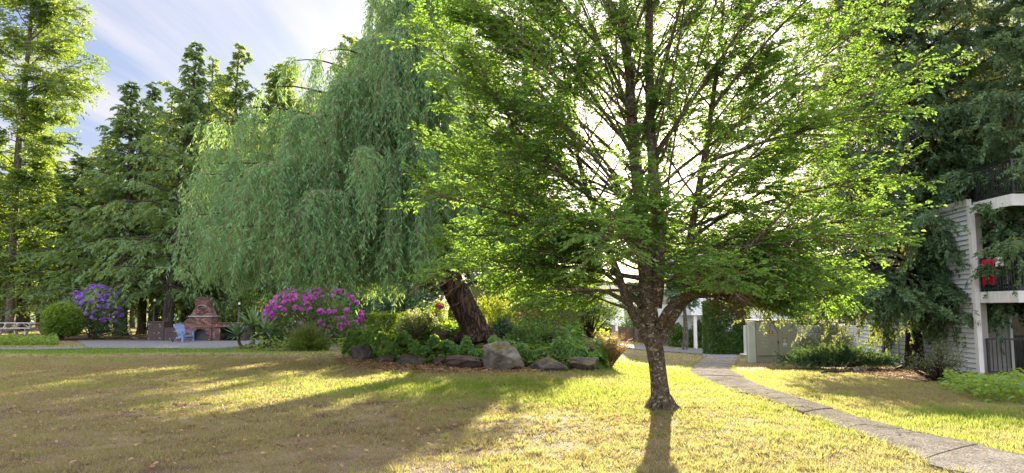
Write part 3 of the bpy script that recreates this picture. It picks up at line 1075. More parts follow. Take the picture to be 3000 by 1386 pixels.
# ------------------------------------------------------------------ the weeping willow
def build_willow():
    Y0 = 22.0
    base = B(1396, 990, Y0)
    wood, leaf, tw = MB(), MB(), MB()
    th, tr = pxl([(1398, 1000, 0, .62), (1394, 975, 0, .50), (1380, 940, 0, .46), (1352, 880, 0, .43), (1320, 820, 0, .41), (1294, 740, 0, .37), (1278, 640, 0, .33), (1264, 520, 0, .28), (1250, 400, 0, .24),
                  (1226, 250, 0, .18), (1195, 100, 0, .13), (1172, -50, 0, .10), (1155, -220, 0, .04)], Y0, 36)
    tr = tr * 0.9 * (1 + 0.06 * np.sin(np.arange(36) * 2.1))
    wood.tube(th, tr, 20)
    peaks = [(640, 660, -3.2, 800), (600, 760, -2.6, 800), (612, 350, .8, 520), (700, 310, -.8, 470), (770, 250, 0, 400), (860, 170, 1, 330), (960, 140, -1, 280), (1060, 120, 0, 260), (1000, 240, -3, 330), (880, 340, -3.5, 470),
             (760, 480, -4, 620), (900, 560, -4.4, 720), (1050, 430, -4.6, 620), (1150, 260, -3, 420), (1200, 430, -4, 560), (1180, 600, -4, 720), (1105, -30, 0, 150), (1250, -120, -1, 60), (1200, 60, -2, 220), (1330, -60, 1, 120),
             (1430, 150, 1, 330), (1400, 320, 2, 460), (1450, 470, 1, 600), (1340, 560, -2.2, 700), (700, 430, 3, 600), (850, 340, 4, 500), (1000, 260, 4, 420), (1200, 220, 4, 360), (1350, 360, 4, 500), (690, 580, 2, 700),
             (820, 640, -2, 760), (960, 690, -4, 780), (1100, 660, -2.5, 760), (730, 700, -4, 780), (1060, 300, 2, 460), (930, 430, 1, 560), (1130, 470, 2, 600), (800, 410, -1.5, 560), (640, 470, -1, 650), (1290, 180, -3, 350),
             (1120, 100, -3, 250), (1040, 560, -1, 700), (1300, 640, 1.5, 740), (1420, 620, 3, 760), (1500, 560, 2.5, 720), (1560, 500, 3, 700), (1540, 640, 3.5, 760), (1600, 600, 2.5, 740), (1500, 380, 3, 560), (592, 500, -1, 720), (625, 430, 1, 650), (582, 620, -2, 760), (660, 520, -2.4, 720)]
    L1 = []
    zs = th[:, 2]
    for px, py, dy, sy in peaks:
        e = P(px, py, Y0 + dy)
        z0 = P(1300, sy, Y0)[2]
        i = int(np.argmin(np.abs(zs - min(z0, zs[-3]))))
        s = th[i]
        h = resample(np.array([s, s * .6 + e * .4 + [0, 0, 0.35], s * .22 + e * .78 + [0, 0, 0.3], e + [0, 0, -0.1]]), 12)
        wood.tube(h, np.linspace(0.07, 0.010, 12), 6)
        L1.append(h)
    L1 = np.array(L1)
    ns = 125
    p, T, t, par = along(L1, ns, 0.30, 1.0)
    n = len(p)
    hd = R.normal(size=(n, 3))
    hd[:, 2] = 0
    hd = nrm(nrm(hd) * 0.9 + T * [1, 1, 0] * 0.9)
    p = p + hd * R.uniform(0, 0.25, n)[:, None]
    ln = R.uniform(0.8, 3.6, n) * np.where(R.random(n) < 0.12, 1.5, 1)
    pxv = 1500 + p[:, 0] / p[:, 1] * F
    zb = np.interp(pxv, [540, 640, 700, 850, 1000, 1060, 1110, 1180, 1280, 1400, 1560], [2.85, 2.55, 2.5, 2.45, 2.5, 2.7, 2.2, 2.4, 3.3, 3.3, 3.0]) + R.normal(size=n) * 0.22 + 0.9 * (fbm(p[:, 0] * 3, p[:, 1] * 3, 1.0) - 0.5)
    zb = np.where((R.random(n) < 0.02) & (pxv > 1080) & (pxv < 1200), zb - 0.5, zb)
    ln = np.minimum(ln, p[:, 2] - zb)
    p[:, 2] += 0.08
    k = (ln > 0.35) & (fbm(p[:, 0] * 2.0 + 0.7 * p[:, 2], p[:, 1] * 2.0, 1.0, 2) + 0.08 * R.random(n) > 0.495)
    p, hd, ln = p[k], hd[k], ln[k]
    K = 9
    s = np.linspace(0, 1, K)[None, :, None]
    out = np.minimum(0.22 * ln + 0.12, 0.55)[:, None, None]
    sw = nrm(R.normal(size=(len(p), 3)) * [1, 1, 0.001])[:, None] * 0.05 * ln[:, None, None]
    Cv = p[:, None] + hd[:, None] * out * (1 - (1 - s) ** 2) + sw * s ** 2 + np.array([0, 0, 1.0]) * (0.16 * s - 1.16 * s ** 1.5) * ln[:, None, None]
    tw.tubes(Cv, 0.006, 0.003, 3)
    sp_, T, t, par = along(Cv, 8, 0.06, 1.0)
    kk = R.random(len(sp_)) < np.clip(ln[par] / 2.2, 0.25, 1)
    sp_, T = sp_[kk], T[kk]
    sd = R.normal(size=sp_.shape) * [1, 1, 0.2]
    C2 = curve(sp_, nrm(T * 0.6 + nrm(sd) * 0.8 + [0, 0, 0.05]), R.uniform(0.14, 0.42, len(sp_)), 4, (0, 0, -0.75), 0.04)
    tw.tubes(C2, 0.004, 0.002, 3)
    q, T, t, par = along(C2, 11, 0.0, 1.05)
    sd = R.normal(size=q.shape) * [1, 1, 0.3]
    D = nrm(T * 0.6 + nrm(sd) * 0.55 + [0, 0, -0.25])
    sz = R.uniform(0.09, 0.17, len(q))
    dialeaf(leaf, q, D, runit(len(q)), sz, sz * 0.22, 0.4, 0.4)
    nl = 34
    q, T, t, par = along(Cv, nl, 0.02, 1.02)
    kk = R.random(len(q)) < np.clip(ln[par] / 2.6, 0.18, 1)
    q, T = q[kk], T[kk]
    sd = R.normal(size=q.shape)
    sd[:, 2] *= 0.25
    D = nrm(T * 0.55 + nrm(sd) * 0.62 + [0, 0, -0.35])
    q = q + nrm(sd) * R.uniform(0, 0.07, len(q))[:, None]
    sz = R.uniform(0.10, 0.19, len(q))
    dialeaf(leaf, q, D, runit(len(q)), sz, sz * 0.21, 0.4, 0.4)
    # bare hanging shoots round the upper trunk
    p2, T2, _, _ = along(th[None, 10:26], 90, 0, 1)
    a = R.random(90) * 2 * PI
    p2 = p2 + np.stack([np.cos(a), np.sin(a) , 0 * a], -1) * 0.42
    Cb = curve(p2, np.tile([0, 0, -1.0], (90, 1)), R.uniform(0.8, 2.4, 90), 6, (0, 0, 0), 0.06)
    tw.tubes(Cb, 0.010, 0.004, 3)
    root = thing('weeping_willow', 'big weeping willow with blue-green hanging curtains and a leaning reddish trunk in the stone-edged bed', 'tree', base)
    for a in np.arange(0, 2 * PI, PI / 3.5):
        d = np.array([math.cos(a), math.sin(a), 0])
        wood.tube(np.array([base + d * 0.3 + [0, 0, 0.25], base + d * 0.6 + [0, 0, 0.08], base + d * R.uniform(0.9, 1.4) + [0, 0, -0.1]]), [0.2, 0.14, 0.05], 8)
    wood.build('trunk', M['willow_bark'], root, base, smooth=True)
    tw.build('shoots', M['dead_twig'], root, base)
    leaf.build('crown', M['willow_leaf'], root, base)


build_willow()


# ------------------------------------------------------------------ the tall poplar by the picnic table
def build_poplar():
    Y0 = 48.0
    base = P(14, 960, Y0)
    base[2] = 0
    wood, leaf, tw = MB(), MB(), MB()
    th, tr = pxl([(26, 1000, 0, .34), (30, 930, 0, .28), (42, 650, 0, .24), (55, 430, 0, .21), (70, 280, 0, .17), (88, 100, 0, .14), (105, -100, 0, .10), (118, -350, 0, .06), (124, -520, 0, .02)], Y0, 30)
    wood.tube(th, tr, 10)
    L1 = []
    for sx, sy, ex, ey, dy in [(88, 120, 235, 20, 0), (75, 260, 285, 235, -.5), (72, 280, 262, 170, .8), (66, 330, 225, 290, -1), (60, 400, 190, 330, .5), (98, 0, 230, -120, .3), (55, 450, 205, 420, -.8), (52, 480, 160, 520, .6),
                               (50, 550, 190, 600, -.4), (80, 200, 200, 110, -1.6), (84, 160, 245, 90, 1.6), (70, 290, 180, 240, -2), (100, -50, 180, -260, -1), (48, 600, 120, 640, -1.5), (76, 230, 255, 270, .4)]:
        s, e = P(sx, sy, Y0), P(ex, ey, Y0 + dy)
        h = resample(np.array([s, s * .5 + e * .5 + [0, 0, .25], e]), 8)
        wood.tube(h, np.linspace(.06, .01, 8), 5)
        L1.append(h)
    k = 84
    p, T, t, _ = along(th[None], k, 0.10, 0.98)
    az = np.arange(k) * 2.4 + R.random(k)
    el = np.radians(R.uniform(5, 50, k))
    D = np.stack([np.cos(az) * np.cos(el), np.sin(az) * np.cos(el), np.sin(el)], -1)
    ln = R.uniform(1.4, 3.3, k) * np.where(D[:, 0] > 0.2, 0.95, 1.3)
    Cv = curve(p, D, ln, 8, (0, 0, -0.15), 0.05)
    wood.tubes(Cv, 0.04, 0.008, 5)
    L1 = np.array(L1 + list(Cv))
    leafy(leaf, tw, L1, 18, 0.46, 9, 0.7, 9, 0.17, 0.62, flat=0.3, up=0.0, t0=0.25, hexa=False, nz=1.2, r2=0.014, t3=False)
    root = thing('poplar_tree', 'tall yellow-green poplar reaching out of the picture above the picnic table', 'tree', base)
    wood.build('trunk', M['grey_bark'], root, base, smooth=True)
    tw.build('twigs', M['twig'], root, base)
    leaf.build('crown', M['poplar_leaf'], root, base)


build_poplar()


# ------------------------------------------------------------------ cedars (two builds, copied)
def cedar(name, label, h, rad, bare, seed, n1=135, top_pow=0.62, leafm='cedar_leaf', rb=0.30, dens=1.0, loc=(0, 0, 0)):
    rg = np.random.default_rng(seed)
    wood, leaf = MB(), MB()
    K = 24
    z = np.linspace(-0.2, h, K)
    th = np.stack([0.12 * np.sin(z * 0.5 + seed) * z / h, 0.1 * np.cos(z * 0.4) * z / h, z], -1)
    tr = np.maximum(rb * (1 - z / h) ** 0.85 + 0.012, 0.012)
    tr[0] *= 1.5
    wood.tube(th, tr, 10)
    t = bare + (1 - bare) * (np.arange(n1) / n1) ** 1.1
    p = np.stack([np.interp(t * h, z, th[:, 0]), np.interp(t * h, z, th[:, 1]), t * h], -1)
    az = np.arange(n1) * 2.4 + rg.random(n1) * 0.9
    prof = rad * (1 - t) ** top_pow
    ln = np.maximum(prof * rg.uniform(0.4, 1.3, n1), 0.25)
    el = np.radians(np.interp(t, [bare, 0.5, 1], [4, 14, 55]) + rg.normal(size=n1) * 7)
    D = np.stack([np.cos(az) * np.cos(el), np.sin(az) * np.cos(el), np.sin(el)], -1)
    L1 = curve(p, D, ln, 8, (0, 0, -0.26), 0.04)
    L1[:, -2:, 2] += (0.06 * ln)[:, None] * np.array([0.4, 1.0])
    wood.tubes(L1, 0.03 * np.sqrt(ln), 0.006, 4)
    q, T, tt, par = along(L1, int(15 * dens), 0.12, 1.0)
    l2 = np.clip(0.34 * ln[par] * (1.2 - 0.7 * tt), 0.18, 1.1) * R.uniform(0.7, 1.3, len(q))
    C2 = curve(q, sprout(T, 35, 65, 0.75, -0.08), l2, 5, (0, 0, -0.42), 0.05)
    kk = R.random(len(C2)) < np.clip(ln[par] / 1.7, 0.22, 1)
    C2 = C2[kk]
    wood.tubes(C2[::2], 0.008, 0.003, 3)
    q, T, tt, par = along(C2, int(8 * dens), 0.05, 1.05)
    m_ = len(q)
    D = sprout(T, 15, 60, 0.7, -0.3)
    s = R.uniform(0.16, 0.36, m_)
    dialeaf(leaf, q, D, nrm(np.array([0, 0, 1.0]) + 0.9 * R.normal(size=(m_, 3))), s, s * 0.34, 0.3, 0.5)
    # finer side sprays
    D2 = sprout(T, 40, 80, 0.7, -0.15)
    s2 = s * 0.62
    dialeaf(leaf, q + D * (s * 0.3)[:, None], D2, nrm(np.array([0, 0, 1.0]) + 1.1 * R.normal(size=(m_, 3))), s2, s2 * 0.36, 0.3, 0.5)
    root = thing(name, label, 'tree', loc, 'cedars around the patio')
    wood.build('trunk', M['cedar_bark'], root, smooth=True)
    leaf.build('crown', M[leafm], root)
    return root


def gp(px, Y, z=None):
    p = P(px, 900, Y)
    return (p[0], Y, gz(p[0], Y) - 0.05 if z is None else z)


def top_h(px, py, Y):
    return P(px, py, Y)[2]


ca = cedar('cedar_tree', 'tall dark cedar behind the low brick wall, its straight grey trunk bare at the base', 15, 4.4, 0.17, 2, loc=gp(490, 39.5))
ca.rotation_euler = (math.radians(0), math.radians(3.2), 0)
ca.scale = (1, 1, top_h(520, 130, 40) / 15)
cb_ = cedar('cedar_tree', 'slim cedar with a dense pointed top beside the willow curtain', 15, 3.8, 0.19, 5, n1=125, top_pow=0.62, loc=gp(672, 44))
cb_.scale = (1, 1, top_h(690, 128, 44) / 15)
for src, px, Y, top, sxy, rz, lab in [
        (cb_, 357, 43, 243, 1.15, 1.9, 'narrow cedar with the lowest pointed top, nearest the patch of open sky'),
        (ca, 418, 46, 245, 0.85, 3.0, 'thin cedar squeezed between two taller pointed cedars'),
        (ca, 545, 49, 240, 0.9, 4.4, 'cedar with a dark trunk just behind the brick chimney'),
        (cb_, 612, 50, 215, 1.1, 5.2, 'cedar half hidden behind the gap right of the brick chimney'),
        (ca, 215, 48, 455, 1.3, 0.9, 'low spreading cedar above the purple rhododendron'),
        (cb_, 70, 54, 380, 1.5, 2.6, 'broad cedar with dark drooping boughs behind the poplar trunk'),
        (ca, -120, 50, 300, 1.3, 5.9, 'cedar at the edge of the park beyond the picnic table'),
        (cb_, 300, 50, 400, 1.5, 0.2, 'bushy cedar filling the gap between the poplar and the pointed cedars'),
        (ca, 150, 60, 470, 1.3, 2.2, 'distant cedar seen between the poplar trunk and the round bush'),
        (cb_, 450, 54, 330, 1.2, 3.6, 'cedar crowded in behind the grey-trunked cedar'),
        (ca, 640, 54, 260, 1.1, 0.4, 'cedar close to the willow edge, behind the slim pointed one'),
        (ca, 770, 52, 330, 1.2, 1.2, 'cedar showing only through the outer willow curtain')]:
    copy_tree(src, lab, gp(px, Y), rz, (sxy, sxy, top_h(px, top, Y) / 15))

# a hemlock with a thin drooping leader
cc_ = cedar('cedar_tree', 'feathery cedar with a bent tip rising between the patio cedars', 15, 3.6, 0.15, 13, n1=105, top_pow=0.8, dens=0.85, loc=gp(470, 52))
cc_.scale = (1, 1, top_h(470, 265, 52) / 15)
for px, Y, top, sxy, rz, lab in [(285, 45, 400, 1.1, 1.0, 'wispy cedar standing free at the edge of the open sky gap'), (20, 60, 420, 1.6, 2.0, 'soft-boughed cedar far behind the picnic table')]:
    copy_tree(cc_, lab, gp(px, Y), rz, (sxy, sxy, top_h(px, top, Y) / 15))
hm = cedar('hemlock_tree', 'sparse hemlock with a thin bare nodding top between two cedars', 13.5, 2.2, 0.2, 9, n1=120, top_pow=1.15, dens=0.75, loc=gp(592, 46))
hm['group'] = 'cedars around the patio'
hm.scale = (1, 1, top_h(590, 165, 46) / 13.5)


# ------------------------------------------------------------------ broad-leaved background trees
def broadleaf(name, label, h, rad, zlow, seed, mat, loc, nl1=34, leaf=0.2, bark='grey_bark', n2=10, group='broad-leaved trees beyond the garden', rtr=0.2, forks=1):
    global R
    keep = R
    R = np.random.default_rng(seed)
    wood, lf, tw = MB(), MB(), MB()
    z = np.linspace(-0.15, h * 0.8, 16)
    th = np.stack([0.15 * np.sin(z * 0.7 + seed), 0.15 * np.cos(z * 0.6 + seed), z], -1) * [1, 1, 1]
    wood.tube(th, np.linspace(rtr, rtr * 0.15, 16), 8)
    t = np.linspace(zlow / h, 0.8, nl1)
    p = np.stack([np.interp(t * h, z, th[:, 0]), np.interp(t * h, z, th[:, 1]), t * h], -1)
    az = np.arange(nl1) * 2.4 + R.random(nl1)
    el = np.radians(np.interp(t, [0, 0.4, 0.8], [5, 25, 70]) + R.normal(size=nl1) * 10)
    D = np.stack([np.cos(az) * np.cos(el), np.sin(az) * np.cos(el), np.sin(el)], -1)
    u = (t * h - zlow) / (h - zlow)
    ln = rad * (0.55 + 0.55 * np.sin(np.clip(u * 1.15 + 0.25, 0, 1) * PI)) * R.uniform(0.7, 1.2, nl1)
    L1 = curve(p, D, ln, 8, (0, 0, -0.15), 0.05)
    wood.tubes(L1, rtr * 0.25, 0.01, 5)
    leafy(lf, tw, L1, n2, 0.40, 6, 0.22 * rad / 2 + 0.25, 7, leaf, 0.66, flat=0.35, up=0.0, t0=0.25, hexa=False, nz=1.0, r2=0.016, t3=False)
    root = thing(name, label, 'tree', loc, group)
    wood.build('trunk', M[bark], root, smooth=True)
    lf.build('crown', M[mat], root)
    R = keep
    return root


b1 = broadleaf('maple_tree', 'leafy maple with a ragged top rising behind the willow slope beside the cedars', 14, 3.6, 3.0, 21, 'wood_leaf', gp(815, 47), leaf=0.24)
b1.scale = (1, 1, top_h(815, 130, 47) / 14)
b2 = copy_tree(b1, 'tall maple whose sunlit yellowish top shows over the willow', gp(1030, 50), 1.3, (1.05, 1.05, top_h(1030, 55, 50) / 14))
d1 = broadleaf('shade_tree', 'dark green shade tree behind the magenta rhododendron', 7, 3.2, 1.4, 31, 'dark_leaf', gp(960, 42), leaf=0.2)
for px, Y, top, sx, rz, lab, gm in [
        (1130, 45, 690, 1.2, 1.1, 'dark shade tree behind the picket fence and square shrub', None),
        (720, 44, 790, 0.8, 2.3, 'dark shade tree at the back of the patio by the willow tips', None),
        (850, 54, 700, 1.3, 4.1, 'dark shade tree glimpsed under the willow above the rhododendron', None),
        (1330, 44, 430, 1.5, 0.6, 'dark shade tree raised behind the willow trunk to shade the lawn', None),  # height raised behind the willow so the crown shades the lawn
        (1180, 50, 420, 1.7, 2.9, 'tall dark shade tree added behind the middle of the willow to shade the lawn', None),  # added tall behind the willow to cast shade on the lawn
        (2430, 52, 730, 1.3, 0.9, 'dark shade tree between the utility cabinet and the apartment wall', None),
        (2330, 62, 800, 1.2, 2.7, 'low dark shade tree far behind the block wall', None),
        (-60, 100, 740, 2.6, 3.3, 'dark shade tree behind the far hedge past the picnic table', None),
        (200, 110, 770, 3.0, 5.0, 'dark shade tree filling the view over the round bush', None),
        (400, 112, 770, 3.0, 0.3, 'dark shade tree far behind the lamp post and grey trunk', None)]:
    copy_tree(d1, lab, gp(px, Y), rz, (sx, sx, top_h(px, top, Y) / 7))
g1 = broadleaf('sunlit_tree', 'yellow-green sunlit tree glowing behind the purple rhododendron', 7.5, 3.2, 1.6, 41, 'gold_leaf', gp(395, 64), leaf=0.2)
g1.scale = (1.2, 1.2, top_h(400, 660, 64) / 7.5)
for px, Y, top, sx, rz, lab in [
        (110, 62, 600, 1.3, 2.0, 'yellow-green sunlit tree hanging over the far lawn behind the picnic table'),
        (735, 48, 800, 0.75, 4.0, 'small bright tree beside the second lamp post and yucca'),
        (230, 66, 560, 1.5, 3.0, 'yellow-green sunlit tree standing in the gap left of the pointed cedars'),
        (1440, 44, 790, 0.8, 1.0, 'small sunlit yellow tree behind the base of the willow')]:
    copy_tree(g1, lab, gp(px, Y), rz, (sx, sx, top_h(px, top, Y) / 7.5))
k1 = broadleaf('garden_tree', 'small bushy tree at the back of the raised bed behind the laurel', 5.6, 2.0, 1.3, 61, 'wood_leaf', gp(1640, 27.5), nl1=30, leaf=0.13, n2=12, group=None, rtr=0.11)
# small forked tree by the far entrance
e1 = broadleaf('entrance_tree', 'small forked tree with a pale trunk in front of the far entrance', 5.2, 1.5, 2.6, 51, 'dark_leaf', gp(2000, 45), nl1=20, leaf=0.16, n2=8, rtr=0.22)
e2 = copy_tree(e1, 'small dark tree in front of the far wooden fence', gp(1868, 52), 2.2, (0.85, 0.85, 0.85))


# ------------------------------------------------------------------ the spruce by the apartment wall
def spruce_parts(h, rad, z0, n1, seed, extra=None, thick=0.27):
    wood, leaf, dead = MB(), MB(), MB()
    rg = np.random.default_rng(seed)
    z = np.linspace(-0.25, h, 26)
    th = np.stack([0.05 * np.sin(z * 0.6), 0.05 * np.cos(z * 0.5), z], -1)
    tr = np.maximum(thick * (1 - z / h) ** 0.8, 0.015)
    tr[:2] *= [1.7, 1.15]
    wood.tube(th, tr, 12)
    t = z0 / h + (1 - z0 / h) * (np.arange(n1) / n1) ** 1.0
    az = np.arange(n1) * 2.4 + rg.random(n1) * 0.8
    ln = np.maximum(rad * (1 - t) ** 0.30 * rg.uniform(0.65, 1.2, n1), 0.3)
    el = np.radians(np.interp(t, [0, 0.35, 1], [2, 12, 50]) + rg.normal(size=n1) * 6)
    D = np.stack([np.cos(az) * np.cos(el), np.sin(az) * np.cos(el), np.sin(el)], -1)
    p = np.stack([0 * t, 0 * t, t * h], -1)
    L1 = curve(p, D, ln, 9, (0, 0, -0.24), 0.03)
    L1[:, -3:, 2] += (0.09 * ln)[:, None] * np.array([0.2, 0.6, 1.1])
    if extra is not None:
        L1 = np.concatenate([L1, extra])
        ln = np.concatenate([ln, clen(extra)])
    wood.tubes(L1, 0.035 * np.sqrt(ln), 0.008, 5)
    q, T, tt, par = along(L1, 23, 0.10, 1.0)
    l2 = np.clip(0.36 * ln[par] * (1.15 - 0.6 * tt), 0.25, 1.5) * R.uniform(0.6, 1.3, len(q))
    hang = R.random(len(q)) < 0.28
    D = sprout(T, 35, 70, 0.8, -0.1)
    D[hang] = nrm(D[hang] * 0.5 + [0, 0, -0.8])
    C2 = curve(q, D, l2, 6, (0, 0, -0.35), 0.05)
    C2[:, -2:, 2] += (0.06 * l2)[:, None] * np.array([0.3, 1.0])
    wood.tubes(C2, 0.008, 0.003, 3)
    # fingers: short shoots bristling with needles
    q, T, tt, par = along(C2, 9, 0.05, 1.0)
    D = sprout(T, 20, 55, 0.75, -0.12)
    l3 = R.uniform(0.14, 0.34, len(q))
    C3 = curve(q, D, l3, 4, (0, 0, -0.22), 0.03)
    q, T, tt, par = along(C3, 9, 0.0, 1.0)
    D = sprout(T, 28, 50, 0.25, 0.0)
    s = R.uniform(0.035, 0.06, len(q)) * (1.3 - 0.5 * tt)
    dialeaf(leaf, q, D, runit(len(q)), s * 2.3, s * 1.0, 0.1, 0.5)
    tip = C3[:, -1]
    # dead hanging twigs inside
    q, T, tt, par = along(L1[: n1 // 2], 9, 0.1, 0.7)
    Cd = curve(q, nrm(np.array([0, 0, -1.0]) + 0.35 * R.normal(size=(len(q), 3))), R.uniform(0.25, 0.9, len(q)), 5, (0, 0, -0.1), 0.08)
    dead.tubes(Cd, 0.006, 0.003, 3)
    q, T, tt, par = along(Cd, 5, 0.2, 1.0)
    Ce = curve(q, sprout(T, 30, 70, 0.2, -0.1), R.uniform(0.06, 0.2, len(q)), 3, (0, 0, -0.2), 0.05)
    dead.tubes(Ce, 0.004, 0.002, 3)
    return wood, leaf, dead


def build_spruce():
    base = G(2682, 1082)
    base[2] -= 0.03
    Y0 = base[1]
    extra = []
    for sz, ex, ey, dy in [(3.1, 2215, 800, -0.2), (3.3, 2300, 790, -1.0), (3.0, 2390, 805, .6), (3.4, 2190, 770, .6), (2.5, 2480, 850, -1.6), (2.3, 2960, 850, -1.9), (2.2, 2870, 850, -2.6), (2.1, 2950, 915, -2.2), (2.0, 2890, 930, -2.6), (2.2, 3020, 930, -2.0), (2.4, 3000, 880, -2.5), (3.2, 2900, 760, -2.2), (5.0, 2825, 640, -1.2), (4.4, 2800, 700, -1.8), (3.8, 2845, 770, -2.0), (4.6, 2830, 590, -1.6), (5.6, 2870, 570, -1.2), (2.6, 2780, 830, -2.4), (2.5, 2560, 850, -2.2),
                           (4.6, 2990, 560, -1.5), (5.0, 2960, 480, -.5), (7.5, 2990, 200, -1), (8.5, 3000, 60, 0), (6.5, 3050, 330, .5), (2.8, 2430, 790, 1.2), (3.1, 2270, 790, .9),
                           (9.5, 3060, 130, -1.4), (8.0, 3080, 260, -1.2), (7.0, 2960, 300, -1.9), (6.0, 3060, 400, -1.3), (5.4, 2930, 420, -2.2), (9.8, 2900, 20, -1.5), (5.0, 3040, 470, -.8), (4.2, 2900, 600, -2.0), (3.8, 3010, 640, -2.0), (7.8, 2450, 210, -.8), (6.0, 2440, 400, -.8), (7.5, 2860, 330, -1.2), (6.6, 2850, 430, -1.0), (5.8, 2860, 520, -1.4), (5.0, 2850, 610, -1.0), (4.2, 2850, 700, -1.5)]:
        e = P(ex, ey, Y0 + dy) - base
        s = np.array([0, 0, sz])
        for _ in range(3):
            e2 = e + R.normal(size=3) * [0.35, 0.5, 0.22]
            extra.append(resample(np.array([s, s * .55 + e2 * .45 + [0, 0, .18], e2 * .8 + s * .2 + [0, 0, .1], e2]), 9))
    w, l, d = spruce_parts(18.5, 4.9, 2.35, 165, 77, np.array(extra))
    root = thing('spruce_tree', 'dark drooping spruce growing on the chip bed close to the apartment wall', 'tree', base)
    for a in np.arange(0, 2 * PI, PI / 3):
        dd = np.array([math.cos(a), math.sin(a), 0])
        w.tube(np.array([dd * 0.2 + [0, 0, 0.3], dd * 0.42 + [0, 0, 0.06], dd * R.uniform(0.7, 1.2) + [0, 0, -0.06]]), [0.14, 0.10, 0.03], 7)
    w.build('trunk', M['spruce_bark'], root, smooth=True)
    l.build('crown', M['spruce_leaf'], root)
    d.build('dead_twigs', M['dead_twig'], root)


build_spruce()
w, l, d = spruce_parts(17, 3.0, 3.2, 70, 81)
s3 = thing('spruce_tree', 'spruce at the very edge of the view whose boughs reach in front of the balconies', 'tree', gp(3120, 20.8))
w.build('trunk', M['spruce_bark'], s3, smooth=True)
l.build('crown', M['spruce_leaf'], s3)
d.build('dead_twigs', M['dead_twig'], s3)
w, l, d = spruce_parts(15, 3.3, 2.0, 100, 78)
s2 = thing('spruce_tree', 'second spruce behind the apartment block, only its upper boughs showing', 'tree', gp(2890, 47))
w.build('trunk', M['spruce_bark'], s2, smooth=True)
l.build('crown', M['spruce_leaf'], s2)
s2.scale = (1.25, 1.25, 1.2)

# ------------------------------------------------------------------ shrubs
def shrub(name, label, cat, base, w, d, h, n, ll, lw, mat, shape='dome', clumps=45, stems=7, group=None, low=0.12, spread=0.16, stemmat='twig', hexa=True, upb=0.25, z0=0.0, stem_r=0.02, core=0.35):
    """Shrub of leaves gathered in clumps on a shell, over stems rising from the base. Local coordinates, base at the origin."""
    lf, st = MB(), MB()
    half = np.array([w / 2, d / 2, h])
    if shape == 'box':
        c = R.uniform(-1, 1, (clumps, 3))
        ax = R.integers(0, 3, clumps)
        c[np.arange(clumps), ax] = np.sign(c[np.arange(clumps), ax])
        c = c * [0.92, 0.92, 0.5] + [0, 0, 0.5]
        c[:, 2] = np.clip(c[:, 2], low, 0.97)
        cc = c * half
    else:
        u = runit(clumps * 3)
        u = u[u[:, 2] > (-0.75 if shape == 'ball' else -0.02)][:clumps]
        rr = np.where(R.random(len(u)) < core, R.uniform(0.35, 0.8, len(u)), R.uniform(0.82, 1.0, len(u)))[:, None]
        if shape == 'ball':
            cc = u * rr * [w / 2, d / 2, h / 2 * 0.97] + [0, 0, h / 2]
            cc[:, 2] = np.maximum(cc[:, 2], low * h)
        else:
            cc = u * rr * half
            cc[:, 2] = low * h + cc[:, 2] * (1 - low)
    k = R.integers(0, len(cc), n)
    sg = spread * min(w, h, d)
    pts = cc[k] + np.clip(R.normal(size=(n, 3)), -1.9, 1.9) * sg * [1, 1, 0.8]
    if shape in ('ball', 'box'):
        if shape == 'ball':
            q = (pts - [0, 0, h / 2]) / [w / 2, d / 2, h / 2]
            rad = np.linalg.norm(q, axis=1, keepdims=True)
            pts = np.where(rad > 1, q / rad * R.uniform(0.94, 1.05, (n, 1)) * [w / 2, d / 2, h / 2] + [0, 0, h / 2], pts)
        else:
            lim = np.array([w / 2, d / 2]) * 1.0
            pts[:, :2] = np.clip(pts[:, :2], -lim, lim) + R.normal(size=(n, 2)) * 0.02
            pts[:, 2] = np.minimum(pts[:, 2], h) + np.abs(R.normal(size=n)) * 0.04
    pts[:, 2] = np.maximum(pts[:, 2], 0.02)
    outw = nrm(pts - np.array([0, 0, h * 0.35]))
    D = nrm(outw * 0.7 + runit(n) * 0.8 + [0, 0, upb])
    Nn = nrm(outw * 0.5 + runit(n) * 0.7 + [0, 0, 0.7])
    s = ll * R.uniform(0.65, 1.3, n)
    (hexleaf if hexa else dialeaf)(lf, pts + [0, 0, z0], D, Nn, s, s * lw / ll)
    if stems:
        idx = R.choice(len(cc), min(stems * 3, len(cc)), replace=False)
        for i, j in enumerate(idx):
            e = cc[j] * 0.95 + [0, 0, z0]
            a = R.random() * 2 * PI
            b0 = np.array([math.cos(a), math.sin(a), 0]) * 0.08 * w * R.random() - [0, 0, 0.05]
            st.tube(resample(np.array([b0, b0 * .6 + e * [.3, .3, .45], e]), 7), np.linspace(stem_r, stem_r * 0.3, 7), 5)
    root = thing(name, label, cat, base, group)
    if stems:
        st.build('stems', M[stemmat], root, smooth=True)
    lf.build('foliage', M[mat], root)
    return root, cc


def width_m(px, Y):
    return px * Y / F


